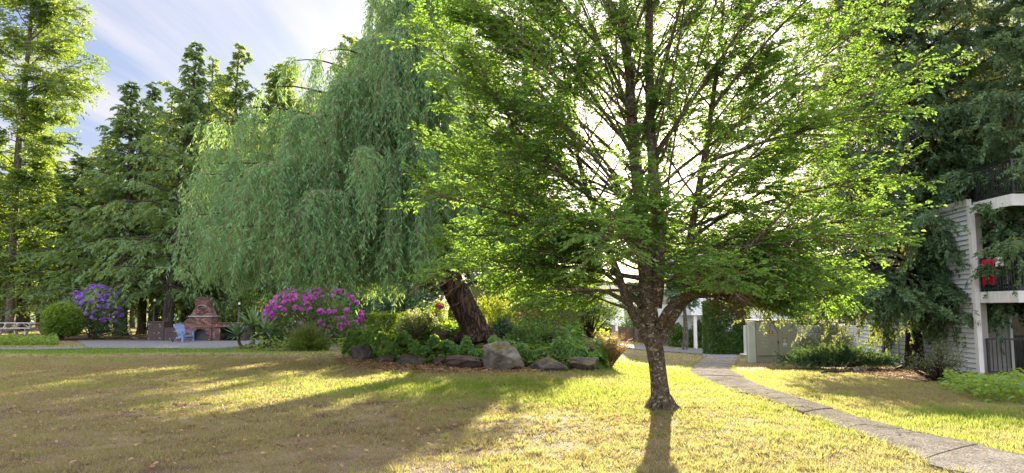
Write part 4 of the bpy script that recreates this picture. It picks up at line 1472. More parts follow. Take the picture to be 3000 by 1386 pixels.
M['box_leaf'] = leafmat('box_leaf', [(0.03, 0.08, 0.015), (0.055, 0.14, 0.02), (0.09, 0.20, 0.028), (0.13, 0.26, 0.035)], (0.38, 0.46, 0.03), 0.36, 0.06, 3)
M['rhodo_leaf'] = leafmat('rhodo_leaf', [(0.04, 0.09, 0.025), (0.07, 0.145, 0.035), (0.105, 0.19, 0.05), (0.155, 0.24, 0.07)], (0.36, 0.46, 0.04), 0.32, 0.07, 2)
M['lime_leaf'] = leafmat('lime_leaf', [(0.06, 0.14, 0.015), (0.10, 0.21, 0.02), (0.15, 0.28, 0.025), (0.21, 0.33, 0.035)], (0.5, 0.6, 0.03), 0.45, 0.05, 2)
M['ivy_leaf'] = leafmat('ivy_leaf', [(0.03, 0.095, 0.02), (0.065, 0.175, 0.03), (0.115, 0.26, 0.045), (0.19, 0.35, 0.075)], (0.48, 0.62, 0.03), 0.42, 0.045, 1.5)
M['pale_leaf'] = leafmat('pale_leaf', [(0.06, 0.11, 0.03), (0.13, 0.19, 0.06), (0.32, 0.36, 0.2), (0.5, 0.5, 0.36)], (0.55, 0.55, 0.2), 0.4, 0.05, 3)
M['juniper_leaf'] = leafmat('juniper_leaf', [(0.025, 0.06, 0.028), (0.045, 0.10, 0.04), (0.07, 0.14, 0.05), (0.10, 0.18, 0.06)], (0.2, 0.3, 0.06), 0.25, 0.04, 2)
M['yew_leaf'] = leafmat('yew_leaf', [(0.03, 0.045, 0.022), (0.055, 0.07, 0.03), (0.085, 0.10, 0.042), (0.13, 0.14, 0.06)], (0.25, 0.3, 0.05), 0.28, 0.05, 3)
M['thuja_leaf'] = leafmat('thuja_leaf', [(0.022, 0.06, 0.018), (0.04, 0.10, 0.025), (0.065, 0.14, 0.03), (0.10, 0.18, 0.035)], (0.36, 0.44, 0.03), 0.3, 0.03, 3)
M['bamboo_leaf'] = leafmat('bamboo_leaf', [(0.03, 0.10, 0.015), (0.06, 0.17, 0.022), (0.10, 0.24, 0.03), (0.17, 0.31, 0.04)], (0.46, 0.6, 0.03), 0.45, 0.05, 2)
M['fern_leaf'] = leafmat('fern_leaf', [(0.05, 0.06, 0.025), (0.10, 0.09, 0.035), (0.20, 0.13, 0.05), (0.32, 0.2, 0.08)], (0.62, 0.36, 0.08), 0.42, 0.05, 2.5)
M['blade_leaf'] = leafmat('blade_leaf', [(0.10, 0.18, 0.03), (0.16, 0.25, 0.03), (0.26, 0.32, 0.04), (0.4, 0.38, 0.05)], (0.7, 0.66, 0.05), 0.5, 0.06, 4)
M['yucca_leaf'] = leafmat('yucca_leaf', [(0.06, 0.13, 0.07), (0.10, 0.20, 0.10), (0.15, 0.27, 0.13), (0.23, 0.34, 0.17)], (0.36, 0.5, 0.08), 0.3, 0.06, 2)
M['grey_leaf'] = leafmat('grey_leaf', [(0.07, 0.12, 0.09), (0.11, 0.17, 0.12), (0.16, 0.23, 0.16), (0.22, 0.29, 0.2)], (0.3, 0.38, 0.15), 0.3, 0.05, 2)
M['purple_petal'] = leafmat('purple_petal', [(0.27, 0.11, 0.56), (0.38, 0.17, 0.70), (0.48, 0.25, 0.80), (0.6, 0.38, 0.86)], (0.5, 0.2, 0.8), 0.3, 0.04, 6)
M['magenta_petal'] = leafmat('magenta_petal', [(0.46, 0.06, 0.46), (0.60, 0.11, 0.60), (0.72, 0.2, 0.70), (0.82, 0.4, 0.78)], (0.7, 0.1, 0.65), 0.3, 0.04, 6)
M['pink_petal'] = leafmat('pink_petal', [(0.62, 0.03, 0.24), (0.74, 0.07, 0.34), (0.82, 0.16, 0.45)], (0.82, 0.08, 0.36), 0.3, 0.04, 6)
M['white_petal'] = leafmat('white_petal', [(0.6, 0.6, 0.55), (0.75, 0.75, 0.7), (0.85, 0.85, 0.8)], (0.8, 0.8, 0.7), 0.3, 0.04, 6)
M['litter_leaf'] = leafmat('litter_leaf', [(0.10, 0.055, 0.03), (0.20, 0.115, 0.055), (0.34, 0.21, 0.09), (0.45, 0.31, 0.16)], (0.4, 0.25, 0.08), 0.25, 0.05, 5)


def truss(mat, r, seed, n=34):
    """One rhododendron flower head: cupped petals over a ball."""
    rg = np.random.default_rng(seed)
    u = nrm(rg.normal(size=(n, 3)))
    u[:, 2] = np.abs(u[:, 2]) * 0.9 - 0.25 * rg.random(n)
    u = nrm(u)
    mb = MB()
    t = nrm(np.cross(u, nrm(rg.normal(size=(n, 3)))))
    hexleaf(mb, u * r * 0.45 - t * r * 0.3, nrm(t + u * 0.55), u, np.full(n, r * 0.85), np.full(n, r * 0.62), 0.25)
    return mb, mat


def rhodo(label, base, w, d, h, n, petal, nb, seed, low):
    root, cc = shrub('rhododendron', label, 'flowering shrub', base, w, d, h, n, 0.15, 0.052, 'rhodo_leaf', 'ball' if low < 0.1 else 'dome', 90, 9, None, low, 0.11, 'twig', True, 0.15, 0, 0.035)
    protos = []
    rg = np.random.default_rng(seed)
    u = nrm(rg.normal(size=(nb * 6, 3)))
    u = u[(u[:, 2] > -0.35) & (u[:, 1] < 0.45)]
    # keep heads apart, loosely bunched
    bunch = nrm(rg.normal(size=(30, 3)) * [1, 0.8, 0.9] + [0, -0.5, 0.4])
    wgt = (u @ bunch.T).max(1) + 0.045 * rg.random(len(u))
    u = u[np.argsort(-wgt)]
    sel = []
    for q in u:
        if all(np.linalg.norm((q - s_) * [w / 2, d / 2, h / 2]) > 0.145 for s_ in sel):
            sel.append(q)
        if len(sel) >= nb:
            break
    for i, q in enumerate(sel):
        pos = np.array([q[0] * w / 2, q[1] * d / 2, h / 2 + q[2] * h / 2]) * [1.0, 1.0, 1.02]
        if low >= 0.1:
            pos = np.array([q[0] * w / 2, q[1] * d / 2, max(low * h, h * (low + (1 - low) * (q[2] * 0.62 + 0.40)))])
        if i < 3:
            mb, _ = truss(petal, 0.125, seed + i)
            o = mb.build('blossom', M[petal], root)
            protos.append(o)
        else:
            o = protos[i % 3].copy()
            COL.objects.link(o)
            o.parent = root
        o.location = pos
        s_ = rg.uniform(0.85, 1.3)
        o.scale = (s_, s_, s_)
        o.rotation_euler = (q[1] * -0.6, q[0] * 0.6, rg.random() * 6)
    return root


# clipped round bush, purple rhododendron, by the picnic table
Yb = 34.5
rb = G(180, 997)
shrub('round_bush', 'clipped egg-shaped green bush between the picnic table and the purple rhododendron', 'bush', rb, width_m(104, rb[1]), width_m(104, rb[1]), width_m(108, rb[1]), 20000, 0.10, 0.06, 'lime_leaf', 'ball', 520, 8, None, 0.06, 0.05, core=0.15)
pr = G(268, 993)
rhodo('purple rhododendron in full bloom beside the round clipped bush', pr, width_m(185, pr[1]), 2.6, width_m(150, pr[1]), 5200, 'purple_petal', 92, 61, 0.16)
mr = G(905, 1016)
rhodo('large magenta rhododendron in bloom under the willow curtain', mr + np.array([0, 0.6, 0]), width_m(284, mr[1]), 3.0, width_m(176, mr[1]), 9500, 'magenta_petal', 96, 71, 0.12)

# spiky low pine-like shrub in front of it
sp_b = G(905, 1026)
lf, st = MB(), MB()
n = 520
u = runit(n * 2)
u = u[u[:, 2] > 0.05][:n]
tipp = u * np.array([width_m(128, sp_b[1]) / 2, 0.8, width_m(78, sp_b[1])]) * R.uniform(0.75, 1.08, (len(u), 1))
b0 = tipp * 0.35
Cv = resample
st.tubes(curve(b0 * 0.3, nrm(tipp), np.linalg.norm(tipp, axis=1), 4, (0, 0, 0.05), 0.03), 0.008, 0.003, 3)
q, T, tt, par = along(np.stack([b0, (b0 + tipp) / 2, tipp], 1), 34, 0, 1)
D = nrm(T * 0.8 + runit(len(q)) * 0.55 + [0, 0, 0.25])
s = R.uniform(0.08, 0.15, len(q))
dialeaf(lf, q, D, runit(len(q)), s, s * 0.10, 0.1, 0.3)
root = thing('mugo_pine', 'low spiky green pine bush in front of the magenta rhododendron', 'bush', sp_b)
st.build('stems', M['twig'], root)
lf.build('foliage', M['box_leaf'], root)


# yucca with three bent stems
def yucca(base):
    root = thing('yucca_plant', 'spiky yucca with bare curved stems at the patio edge', 'plant', base)
    st, lf = MB(), MB()
    for (ex, ez, L_, n) in [(-0.62, 0.42, 0.72, 70), (-0.10, 0.78, 0.95, 95), (0.35, 0.60, 0.85, 75), (0.58, 0.30, 0.65, 44)]:
        e = np.array([ex, R.uniform(-0.2, 0.2), ez])
        s0 = np.array([ex * 0.25, 0, -0.05])
        st.tube(resample(np.array([s0, s0 * .5 + e * [.7, .6, .3], e]), 8), np.linspace(0.055, 0.05, 8), 8)
        u = runit(n * 2)
        u = nrm(u[u[:, 2] > -0.35][:n] + [0, 0, 0.25])
        ln = L_ * R.uniform(0.7, 1.1, len(u))
        K = 5
        Cv = curve(np.tile(e, (len(u), 1)), u, ln, K, np.array([0, 0, -0.18]), 0.0)
        wd = np.array([0.03, 0.045, 0.042, 0.028, 0.003]) * 1.35
        S = nrm(np.cross(u, [0, 0, 1.0]) + 1e-6)
        V = np.stack([Cv - S[:, None] * wd[None, :, None] / 2, Cv + S[:, None] * wd[None, :, None] / 2], 2).reshape(-1, 3)
        i = (np.arange(len(u)) * K * 2)[:, None, None] + (np.arange(K - 1) * 2)[None, :, None] + np.array([0, 1, 3, 2])
        lf.add(V, i.reshape(-1, 4))
    root.scale = (1.2, 1.2, 1.12)
    st.build('stems', M['grey_bark'], root, smooth=True)
    lf.build('leaves', M['yucca_leaf'], root)


yb = G(746, 1020)
yucca(yb)


def on_bed(px, py_top, Y, wpx):
    """base on the bed surface, width and height so the top reaches the given picture row."""
    p = B(px, 900, Y)
    return p, width_m(wpx, Y), P(px, py_top, Y)[2] - p[2]


p, w_, h_ = on_bed(1125, 925, 25.5, 80)
shrub('square_bush', 'bright green clipped square bush beside the picket fence', 'bush', p, w_, 0.9, h_, 5200, 0.06, 0.032, 'lime_leaf', 'box', 260, 8, None, 0.08, 0.06)
p, w_, h_ = on_bed(1226, 910, 23.2, 118)
shrub('variegated_shrub', 'cream-edged shrub on thin brown stems left of the willow trunk', 'shrub', p, w_, 1.1, h_, 2500, 0.06, 0.036, 'pale_leaf', 'dome', 44, 11, None, 0.34, 0.095, stem_r=0.022)
p, w_, h_ = on_bed(1205, 915, 23.8, 90)
shrub('dark_shrub', 'small dark green shrub tucked behind the cream-edged shrub', 'shrub', p, w_, 1.0, h_ * 0.95, 3200, 0.05, 0.03, 'box_leaf', 'dome', 50, 6, None, 0.2, 0.12)
# pink flowers on tall stems beside the willow trunk
p = B(1284, 985, 24.5)
root, cc = shrub('rose_bush', 'tall rose bush with two deep pink flower heads beside the willow trunk', 'flowering shrub', p, 0.9, 0.8, 1.1, 1500, 0.06, 0.035, 'lime_leaf', 'dome', 26, 7, None, 0.25, 0.14)
for (fx, fy, r_) in ((1288, 900, 0.17), (1279, 924, 0.12)):
    e = P(fx, fy, 24.4) - p
    mb = MB()
    mb.tube(resample(np.array([[0, 0, 0.2], e * [.4, .4, .6], e]), 6), np.linspace(.012, .008, 6), 4)
    mb.build('flower_stem', M['twig'], root)
    mb, _ = truss('pink_petal', r_, int(fx), 46)
    o = mb.build('blossom', M['pink_petal'], root)
    o.location = e
# standing boulder is made with the stones below
# sunlit yellow shrub and iris clump right of the trunk
p, w_, h_ = on_bed(1442, 872, 27.5, 130)
shrub('golden_shrub', 'sunlit golden shrub behind the foot of the willow', 'shrub', p, w_, 1.2, h_, 5200, 0.07, 0.04, 'gold_leaf', 'dome', 70, 8, None, 0.15, 0.12)
p, w_, h_ = on_bed(1466, 920, 25.5, 90)
shrub('clipped_shrub', 'flat-topped green shrub behind the iris blades', 'shrub', p, w_, 0.9, h_, 2600, 0.05, 0.03, 'box_leaf', 'dome', 60, 5, None, 0.15, 0.1)
p, w_, h_ = on_bed(1476, 940, 22.4, 66)
shrub('dark_shrub', 'round dark glossy shrub in the bed right of the iris blades', 'shrub', p, w_, 0.7, h_, 2600, 0.06, 0.035, 'dark_leaf', 'dome', 46, 5, None, 0.1, 0.12)


def blade_clump(name, label, cat, base, n, ln, spread, mat, w=0.03, lean=0.35):
    root = thing(name, label, cat, base)
    lf = MB()
    a = R.random(n) * 2 * PI
    rr = np.sqrt(R.random(n)) * spread
    st_ = np.stack([np.cos(a) * rr, np.sin(a) * rr * 0.7, 0 * a], -1)
    D = nrm(np.stack([np.cos(a), np.sin(a), 0 * a], -1) * lean * R.random((n, 1)) + R.normal(size=(n, 3)) * 0.10 + [0, 0, 1])
    Cv = curve(st_, D, ln * R.uniform(0.6, 1.1, n), 5, (0, 0, -0.05), 0.02)
    S = nrm(np.cross(D, runit(n)))
    wd = np.array([0.7, 1, 0.9, 0.6, 0.05]) * w
    V = np.stack([Cv - S[:, None] * wd[None, :, None] / 2, Cv + S[:, None] * wd[None, :, None] / 2], 2).reshape(-1, 3)
    i = (np.arange(n) * 10)[:, None, None] + (np.arange(4) * 2)[None, :, None] + np.array([0, 1, 3, 2])
    lf.add(V, i.reshape(-1, 4))
    lf.build('blades', M[mat], root)
    return root


p = B(1432, 980, 23.4)
ir = blade_clump('iris_clump', 'upright yellow-green iris blades glowing beside the willow trunk', 'plant', p, 230, P(1430, 918, 24.2)[2] - p[2], 0.38, 'blade_leaf', 0.034)
# airy nandina thicket
p, w_, h_ = on_bed(1592, 835, 23.5, 215)
shrub('bamboo_shrub', 'tall airy green shrub filling the bed right of the willow, with dark feathery leaves', 'shrub', p, w_, 2.0, h_, 10500, 0.085, 0.03, 'bamboo_leaf', 'dome', 110, 14, None, 0.02, 0.10, core=0.5)
p, w_, h_ = on_bed(1570, 950, 21.6, 190)
shrub('low_shrub', 'low feathery green shrub spilling towards the biggest stone', 'shrub', p, w_, 1.4, h_, 6500, 0.075, 0.022, 'box_leaf', 'dome', 80, 8, None, 0.02, 0.12, core=0.5)
p, w_, h_ = on_bed(1725, 850, 25.8, 135)
root, cc = shrub('laurel_shrub', 'large-leaved laurel on several dark stems beside the bronze fern', 'shrub', p, w_, 1.5, h_, 2300, 0.13, 0.05, 'rhodo_leaf', 'dome', 60, 10, None, 0.42, 0.13, 'spruce_bark', stem_r=0.05)
# white flowers
for (fx, fy, Y_) in ((1622, 925, 22.9), (1618, 935, 22.85), (1628, 931, 22.9)):
    pass
mb = MB()
p = P(1622, 930, 22.6)
for dx, dz in ((0, 0.05), (-0.06, -0.03), (0.05, -0.02), (0.03, 0.1), (-0.03, 0.02)):
    t_, _ = truss('white_petal', 0.05, int(dx * 100) + 50, 16)
    mb.add(np.concatenate(t_.v) + [dx, 0, dz], [f for f in t_.f])
ws = thing('white_rose', 'spray of small white flowers on a thin stem against the dark feathery shrub', 'flower', B(1622, 930, 22.6))
mb.build('blossom', M['white_petal'], ws, ws.location)
MB().tube(resample(np.array([[0, 0, -0.05], [0.04, 0.02, (p[2] - ws.location[2]) * .5], p - np.array(ws.location)]), 6), 0.008, 4).build('stem', M['twig'], ws)


# bronze fern at the corner of the bed
def fern(name, label, base, n, ln, mat, spread=1.0, up=1.0):
    root = thing(name, label, 'fern', base)
    lf, st = MB(), MB()
    a = R.random(n) * 2 * PI
    el = np.radians(R.uniform(58, 89, n))
    D = np.stack([np.cos(a) * np.cos(el) * spread, np.sin(a) * np.cos(el) * spread, np.sin(el) * up], -1)
    ls = ln * R.uniform(0.6, 1.1, n)
    out = np.stack([np.cos(a), np.sin(a), 0 * a], -1)
    Cv = curve(np.stack([np.cos(a), np.sin(a), 0 * a], -1) * 0.1, nrm(D), ls, 8, out * 0.16 + [0, 0, -0.20], 0.02)
    st.tubes(Cv, 0.006, 0.002, 3)
    q, T, t, par = along(Cv, 46, 0.15, 1.0)
    alt = np.where(np.arange(len(q)) % 2 == 0, 1, -1)
    D = sprout(T, 55, 75, 0.95, 0.0, alt)
    s = (0.13 * np.sin(np.clip(t, 0, 1) * PI * 0.92 + 0.15) + 0.02) * ls[par]
    dialeaf(lf, q, D, nrm(np.array([0, 0, 1.0]) + 0.4 * R.normal(size=(len(q), 3))), s, s * 0.16, 0.15, 0.3)
    st.build('stalks', M['twig'], root)
    lf.build('fronds', M[mat], root)
    return root


fb = G(1787, 1084)
fern('bronze_fern', 'tall bronze-tinted fern with arching fronds at the corner of the stone-edged bed', fb + np.array([0, 0.5, 0]), 84, 1.35, 'fern_leaf')
p = B(1700, 1062, 19.6)

# ------------------------------------------------------------------ ivy and other ground cover
def ground_leaves(name, label, n, poly, zfun, ll, lw, mat, hgt, cat, hexa=True, keep=None):
    poly = np.asarray(poly)[:, :2]
    x0, y0 = poly.min(0)
    x1, y1 = poly.max(0)
    x = R.uniform(x0, x1, n)
    y = R.uniform(y0, y1, n)
    k = inpoly(x, y, poly)
    if keep is not None:
        k &= keep(x, y)
    x, y = x[k], y[k]
    m_ = len(x)
    pz = zfun(x, y) + hgt * R.random(m_) * (0.1 + 1.9 * sstep(0.3, 0.75, fbm(x, y, 1.3)))
    lf = MB()
    a = R.random(m_) * 2 * PI
    D = nrm(np.stack([np.cos(a), np.sin(a), R.uniform(-0.4, 0.3, m_)], -1))
    s = ll * R.uniform(0.6, 1.3, m_)
    (hexleaf if hexa else dialeaf)(lf, np.stack([x, y, pz], -1), D, nrm(np.array([0, -0.25, 1.0]) + 0.55 * R.normal(size=(m_, 3))), s, s * lw / ll)
    return tag(lf.build(name, M[mat]), label, cat, kind='stuff')


front = np.array([[q[0], q[1] - 0.12] for q in mf])


def ivy_keep(x, y):
    v = fbm(x, y, 0.9)
    fy = np.interp(x, front[:, 0], front[:, 1])
    bare = np.hypot((x + 0.75) / 0.9, (y - 22.0) / 0.7) < 1
    return (v > 0.20) & ((y - fy < 3.6) | (v > 0.55)) & ~bare


ivy_poly = np.concatenate([front, mound_poly[len(mf):]])
ground_leaves('ivy_ground_cover', 'ivy and leafy ground cover blanketing the raised bed behind the stones', 34000, ivy_poly,
              lambda x, y: land(x, y) + np.maximum(mound(x, np.maximum(y, np.interp(x, front[:, 0], front[:, 1]) + 0.28)), 0), 0.14, 0.115, 'ivy_leaf', 0.26, 'ivy', keep=ivy_keep)
# ivy hanging over the stones
ne = 11000
t = R.random(ne)
fx = np.interp(t, np.linspace(0, 1, len(front)), front[:, 0])
fy = np.interp(t, np.linspace(0, 1, len(front)), front[:, 1])
hang = sstep(0.35, 0.7, fbm(fx * 1.0, fy * 0, 1.1))
zt = land(fx, fy) + 0.40 + 0.42 * sstep(0.3, 0.7, fbm(fx, fx * 0 + 4, 1.9, 2)) - R.random(ne) ** 1.5 * 0.42 * hang + 0.1 * R.random(ne)
yy = fy + 0.05 - 0.32 * (0.8 - (zt - land(fx, fy))) - 0.12 * R.random(ne)
lf = MB()
D = nrm(R.normal(size=(ne, 3)) * [0.7, 0.4, 0.4] + [0, -0.3, -0.6])
s = R.uniform(0.06, 0.12, ne)
hexleaf(lf, np.stack([fx, yy, zt], -1), D, nrm(np.array([0, -1, 0.6]) + 0.5 * R.normal(size=(ne, 3))), s, s * 0.8)
tag(lf.build('trailing_ivy', M['ivy_leaf']), 'fringe of ivy trailing over the front faces of the bed stones', 'ivy', kind='stuff')
# low hedge-like patch by the picnic table
lowp = np.array([G(*p) for p in [(-90, 1011), (165, 1012), (172, 1004), (160, 998), (-90, 998)]])
ground_leaves('leafy_border', 'low bright-leaved border in front of the picnic table', 9000, lowp, lambda x, y: land(x, y) + 0.02, 0.12, 0.085, 'lime_leaf', 0.24, 'ground cover')
gcp = np.array([G(*p) for p in [(2752, 1128), (2800, 1158), (2860, 1180), (3080, 1195), (3080, 1130), (2960, 1118), (2840, 1114)]])
ground_leaves('leafy_patch', 'bright leafy ground cover patch in front of the patio railing', 9500, gcp, lambda x, y: land(x, y) + 0.02, 0.11, 0.07, 'lime_leaf', 0.20, 'ground cover')
brp = np.array([G(*p) for p in [(700, 1021), (760, 1026), (880, 1029), (1010, 1026), (1050, 1012), (1000, 1008), (860, 1016), (760, 1017)]])
ground_leaves('border_plants', 'low mixed leaves along the foot of the magenta rhododendron', 3200, brp, lambda x, y: land(x, y) + 0.02, 0.13, 0.085, 'lime_leaf', 0.30, 'ground cover', keep=lambda x, y: fbm(x, y, 1.5) > 0.45)
# fallen leaves and petals
def litter(name, label, n, poly, mat, size, dz=0.02):
    poly = np.asarray(poly)[:, :2]
    x0, y0 = poly.min(0)
    x1, y1 = poly.max(0)
    x, y = R.uniform(x0, x1, n), R.uniform(y0, y1, n)
    k = inpoly(x, y, poly) & (fbm(x, y, 1.3) > 0.36)
    x, y = x[k], y[k]
    m_ = len(x)
    a = R.random(m_) * 2 * PI
    lf = MB()
    s = size * R.uniform(0.5, 1.4, m_)
    hexleaf(lf, np.stack([x, y, land(x, y) + dz + 0.02 * R.random(m_)], -1), np.stack([np.cos(a), np.sin(a), R.uniform(-.3, .5, m_)], -1), nrm(np.array([0, 0, 1.0]) + 0.5 * R.normal(size=(m_, 3))), s, s * 0.5)
    return tag(lf.build(name, M[mat]), label, 'fallen leaves', kind='stuff')


litter('fallen_leaves', 'brown fallen leaves heaped along the foot of the bed stones', 9000, litter_poly + np.array([0, -0.25, 0]), 'litter_leaf', 0.085)
bigp = np.array([G(*p) for p in [(0, 1090), (900, 1060), (1800, 1110), (2100, 1240), (2400, 1380), (0, 1380)]])
litter('scattered_leaves', 'stray brown leaves lying on the dry lawn', 6500, bigp, 'litter_leaf', 0.06, 0.03)
litter('bark_litter', 'needles and bark bits under the spruce', 5000, chip_poly, 'litter_leaf', 0.06, 0.03)
pp = np.concatenate([path_poly, np.zeros((len(path_poly), 1))], 1)
litter('path_litter', 'pale petals and bits lying on the path', 2600, pp, 'litter_leaf', 0.03, 0.05)


# ------------------------------------------------------------------ stones
def rockmat(name, dark, mid, light, moss):
    m, nt, out = nodes(name)
    v = coords(nt, 'Object')
    n1 = noise(nt, v, 2.2, 8, 0.62)
    n2 = noise(nt, v, 24, 4, 0.6)
    c = ramp(nt, n1, [(0.3, dark), (0.5, mid), (0.72, light)])
    c = mixc(nt, 0.4, c, mixc(nt, n2, (0.15, 0.15, 0.15), (0.85, 0.85, 0.85)), 'OVERLAY')
    if moss:
        nz = N(nt, 'ShaderNodeSeparateXYZ')
        L(nt, N(nt, 'ShaderNodeNewGeometry').outputs['Normal'], nz.inputs[0])
        k = math_n(nt, 'ADD', math_n(nt, 'MULTIPLY', nz.outputs[2], 0.5), noise(nt, v, 3.3, 5))
        c = mixc(nt, ramp(nt, k, [(0.92, (0, 0, 0)), (1.06, (1, 1, 1))]), c, mixc(nt, n2, (0.07, 0.075, 0.015), (0.20, 0.17, 0.04)))
    principled(nt, out, c, 0.9, 0.2, 0, bump(nt, math_n(nt, 'ADD', n1, math_n(nt, 'MULTIPLY', n2, 0.35)), 1.0, 0.09))
    return m


M['rock'] = rockmat('rock', (0.045, 0.041, 0.038), (0.10, 0.09, 0.082), (0.19, 0.172, 0.155), True)
M['red_rock'] = rockmat('red_rock', (0.05, 0.036, 0.034), (0.105, 0.075, 0.068), (0.17, 0.13, 0.115), False)
M['pale_rock'] = rockmat('pale_rock', (0.085, 0.077, 0.068), (0.165, 0.15, 0.132), (0.27, 0.25, 0.22), True)


def stone(name, label, base, size, seed, mat='rock', group='stones edging the raised bed', cut=17, rz=None, flat=0.46):
    import bmesh
    rg = np.random.default_rng(seed)
    bm = bmesh.new()
    bmesh.ops.create_icosphere(bm, subdivisions=5, radius=1.0)
    V = np.array([v.co[:] for v in bm.verts])
    for _ in range(cut):
        nn = nrm(rg.normal(size=3))
        dd = rg.uniform(flat, 0.92)
        ex = np.maximum(V @ nn - dd, 0)[:, None]
        V = V - ex * nn * 0.93
    V[:, 0] += 0.12 * (fbm(V[:, 1] * 2 + seed, V[:, 2] * 2, 1.5) - 0.5)
    V = V * (1 + 0.10 * (fbm(V[:, 0] * 1.5 + seed, V[:, 2] * 1.5 + V[:, 1], 2.0)[:, None] - 0.5))
    nv = nrm(V)
    rid = np.abs(fbm(V[:, 0] * 2.2 + seed, V[:, 2] * 2.2 + V[:, 1] * 1.3, 1.0, 4) - 0.5)
    V = V - nv * (0.08 * sstep(0.06, 0.0, rid) * sstep(0.35, 0.5, fbm(V[:, 0] + 9, V[:, 1] + V[:, 2], 1.3)))[:, None]
    V = V + nv * 0.04 * (fbm(V[:, 0] * 6, V[:, 1] * 5 + V[:, 2] * 6, 1.0, 3) - 0.5)[:, None]
    V = V / np.abs(V).max(0) * np.array(size) / 2
    V[:, 2] -= V[:, 2].min() + 0.09
    for v, c in zip(bm.verts, V):
        v.co = c
    me = bpy.data.meshes.new(name)
    bm.to_mesh(me)
    bm.free()
    me.polygons.foreach_set('use_smooth', np.ones(len(me.polygons), bool))
    me.materials.append(M[mat])
    o = bpy.data.objects.new(name, me)
    COL.objects.link(o)
    o.location = base
    o.rotation_euler = (0, 0, rg.uniform(-.2, .2) if rz is None else rz)
    return tag(o, label, 'stone', group)


for x0, x1, yb_, yt, dep, seed, mt, lab in [
        (1018, 1084, 1056, 1014, 0.7, 1, 'rock', 'tilted grey stone at the far end of the bed under sunlit leaves'),
        (1100, 1168, 1064, 1040, 0.5, 2, 'red_rock', 'low brown stone, second from the far end of the bed'),
        (1165, 1256, 1067, 1035, 0.6, 3, 'rock', 'long smooth grey-brown stone between two brown ones'),
        (1262, 1318, 1072, 1038, 0.6, 4, 'red_rock', 'small stone wedged against the longest reddish stone'),
        (1296, 1416, 1082, 1034, 0.8, 5, 'red_rock', 'longest reddish-brown stone beside the biggest boulder'),
        (1408, 1534, 1087, 1000, 1.1, 16, 'pale_rock', 'biggest pale grey boulder with mossy top at the middle of the bed'),
        (1538, 1662, 1090, 1042, 0.8, 7, 'rock', 'rounded mossy dark boulder right of the biggest boulder'),
        (1664, 1762, 1089, 1046, 0.7, 8, 'rock', 'angular grey stone beside the bronze fern')]:
    g = G((x0 + x1) / 2, yb_)
    w_ = width_m(x1 - x0, g[1])
    h_ = width_m(yb_ - yt, g[1])
    stone('boulder', lab, g + np.array([0, dep * 0.36, 0]), (w_ * 1.06, dep * 1.1, h_ * 1.02 + 0.08), seed, mt)
g = B(1291, 1005, 22.2)
stone('boulder', 'upright brown boulder standing in the bed left of the willow trunk', g, (width_m(66, 22.2), 0.4, 0.68), 9, 'red_rock', cut=18, rz=0.1)
for x0, x1, yb_, yt, seed, lab in [(953, 996, 1028, 1011, 21, 'rounded pale stone at the lawn edge near the picket fence'), (668, 706, 1023, 1014, 22, 'flat grey stone at the patio corner left of the yucca'),
                                   (735, 765, 1025, 1014, 23, 'wedge-shaped stone under the yucca stems'), (818, 858, 1027, 1017, 24, 'flat pale stone left of the spiky pine bush'), (872, 905, 1028, 1019, 25, 'half-buried brown stone below the spiky pine bush')]:
    g = G((x0 + x1) / 2, yb_)
    w_ = width_m(x1 - x0, g[1])
    stone('edging_stone', lab, g + np.array([0, 0.15, 0]), (w_, 0.5, width_m(yb_ - yt, g[1]) + 0.08), seed, 'pale_rock' if seed in (21, 24) else 'rock', 'small stones along the patio border', rz=0)
g = G(397, 995)
stone('dark_stump', 'dark low stump or stone on bare soil beside the purple rhododendron', g, (0.55, 0.5, 0.28), 31, 'red_rock', None)
bpy.context.view_layer.update()

# ------------------------------------------------------------------ hedge, junipers and shrubs by the apartment wall
hb = G(2138, 1040)
shrub('cedar_hedge', 'tall clipped dark evergreen hedge beside the path bend', 'hedge', hb + np.array([0.1, 0.9, 0]), width_m(112, hb[1]), 1.6, 2.75, 60000, 0.12, 0.05, 'thuja_leaf', 'box', 900, 6, None, 0.02, 0.075, hexa=False)


def juniper(label, base, w, d, h, n, name='juniper_bush', mat='juniper_leaf', group=None):
    lf, st = MB(), MB()
    nb = 130
    a = R.random(nb) * 2 * PI
    r = np.sqrt(R.random(nb))
    e = np.stack([np.cos(a) * r * w / 2, np.sin(a) * r * d / 2, h * (1 - 0.65 * r ** 2) * R.uniform(0.6, 1.05, nb)], -1)
    s0 = np.stack([e[:, 0] * 0.35, e[:, 1] * 0.35, 0.05 + 0 * r], -1)
    Cv = np.stack([s0, s0 * .6 + e * .4 + [0, 0, .1], s0 * .2 + e * .8 + [0, 0, .06], e + (e - s0) * [.15, .15, .05]], 1)
    st.tubes(Cv, 0.014, 0.004, 4)
    q, T, t, par = along(Cv, 16, 0.2, 1.0)
    C2 = curve(q, sprout(T, 25, 55, 0.5, 0.15), R.uniform(0.12, 0.38, len(q)), 4, (0, 0, -0.05), 0.04)
    q, T, t, par = along(C2, max(3, int(n / len(C2))), 0, 1.05)
    D = sprout(T, 15, 45, 0.4, 0.1)
    s = R.uniform(0.05, 0.10, len(q))
    dialeaf(lf, q, D, nrm(np.array([0, 0, 1.0]) + 0.9 * R.normal(size=(len(q), 3))), s, s * 0.36, 0.2, 0.5)
    root = thing(name, label, 'bush', base, group)
    st.build('stems', M['twig'], root)
    lf.build('foliage', M[mat], root)


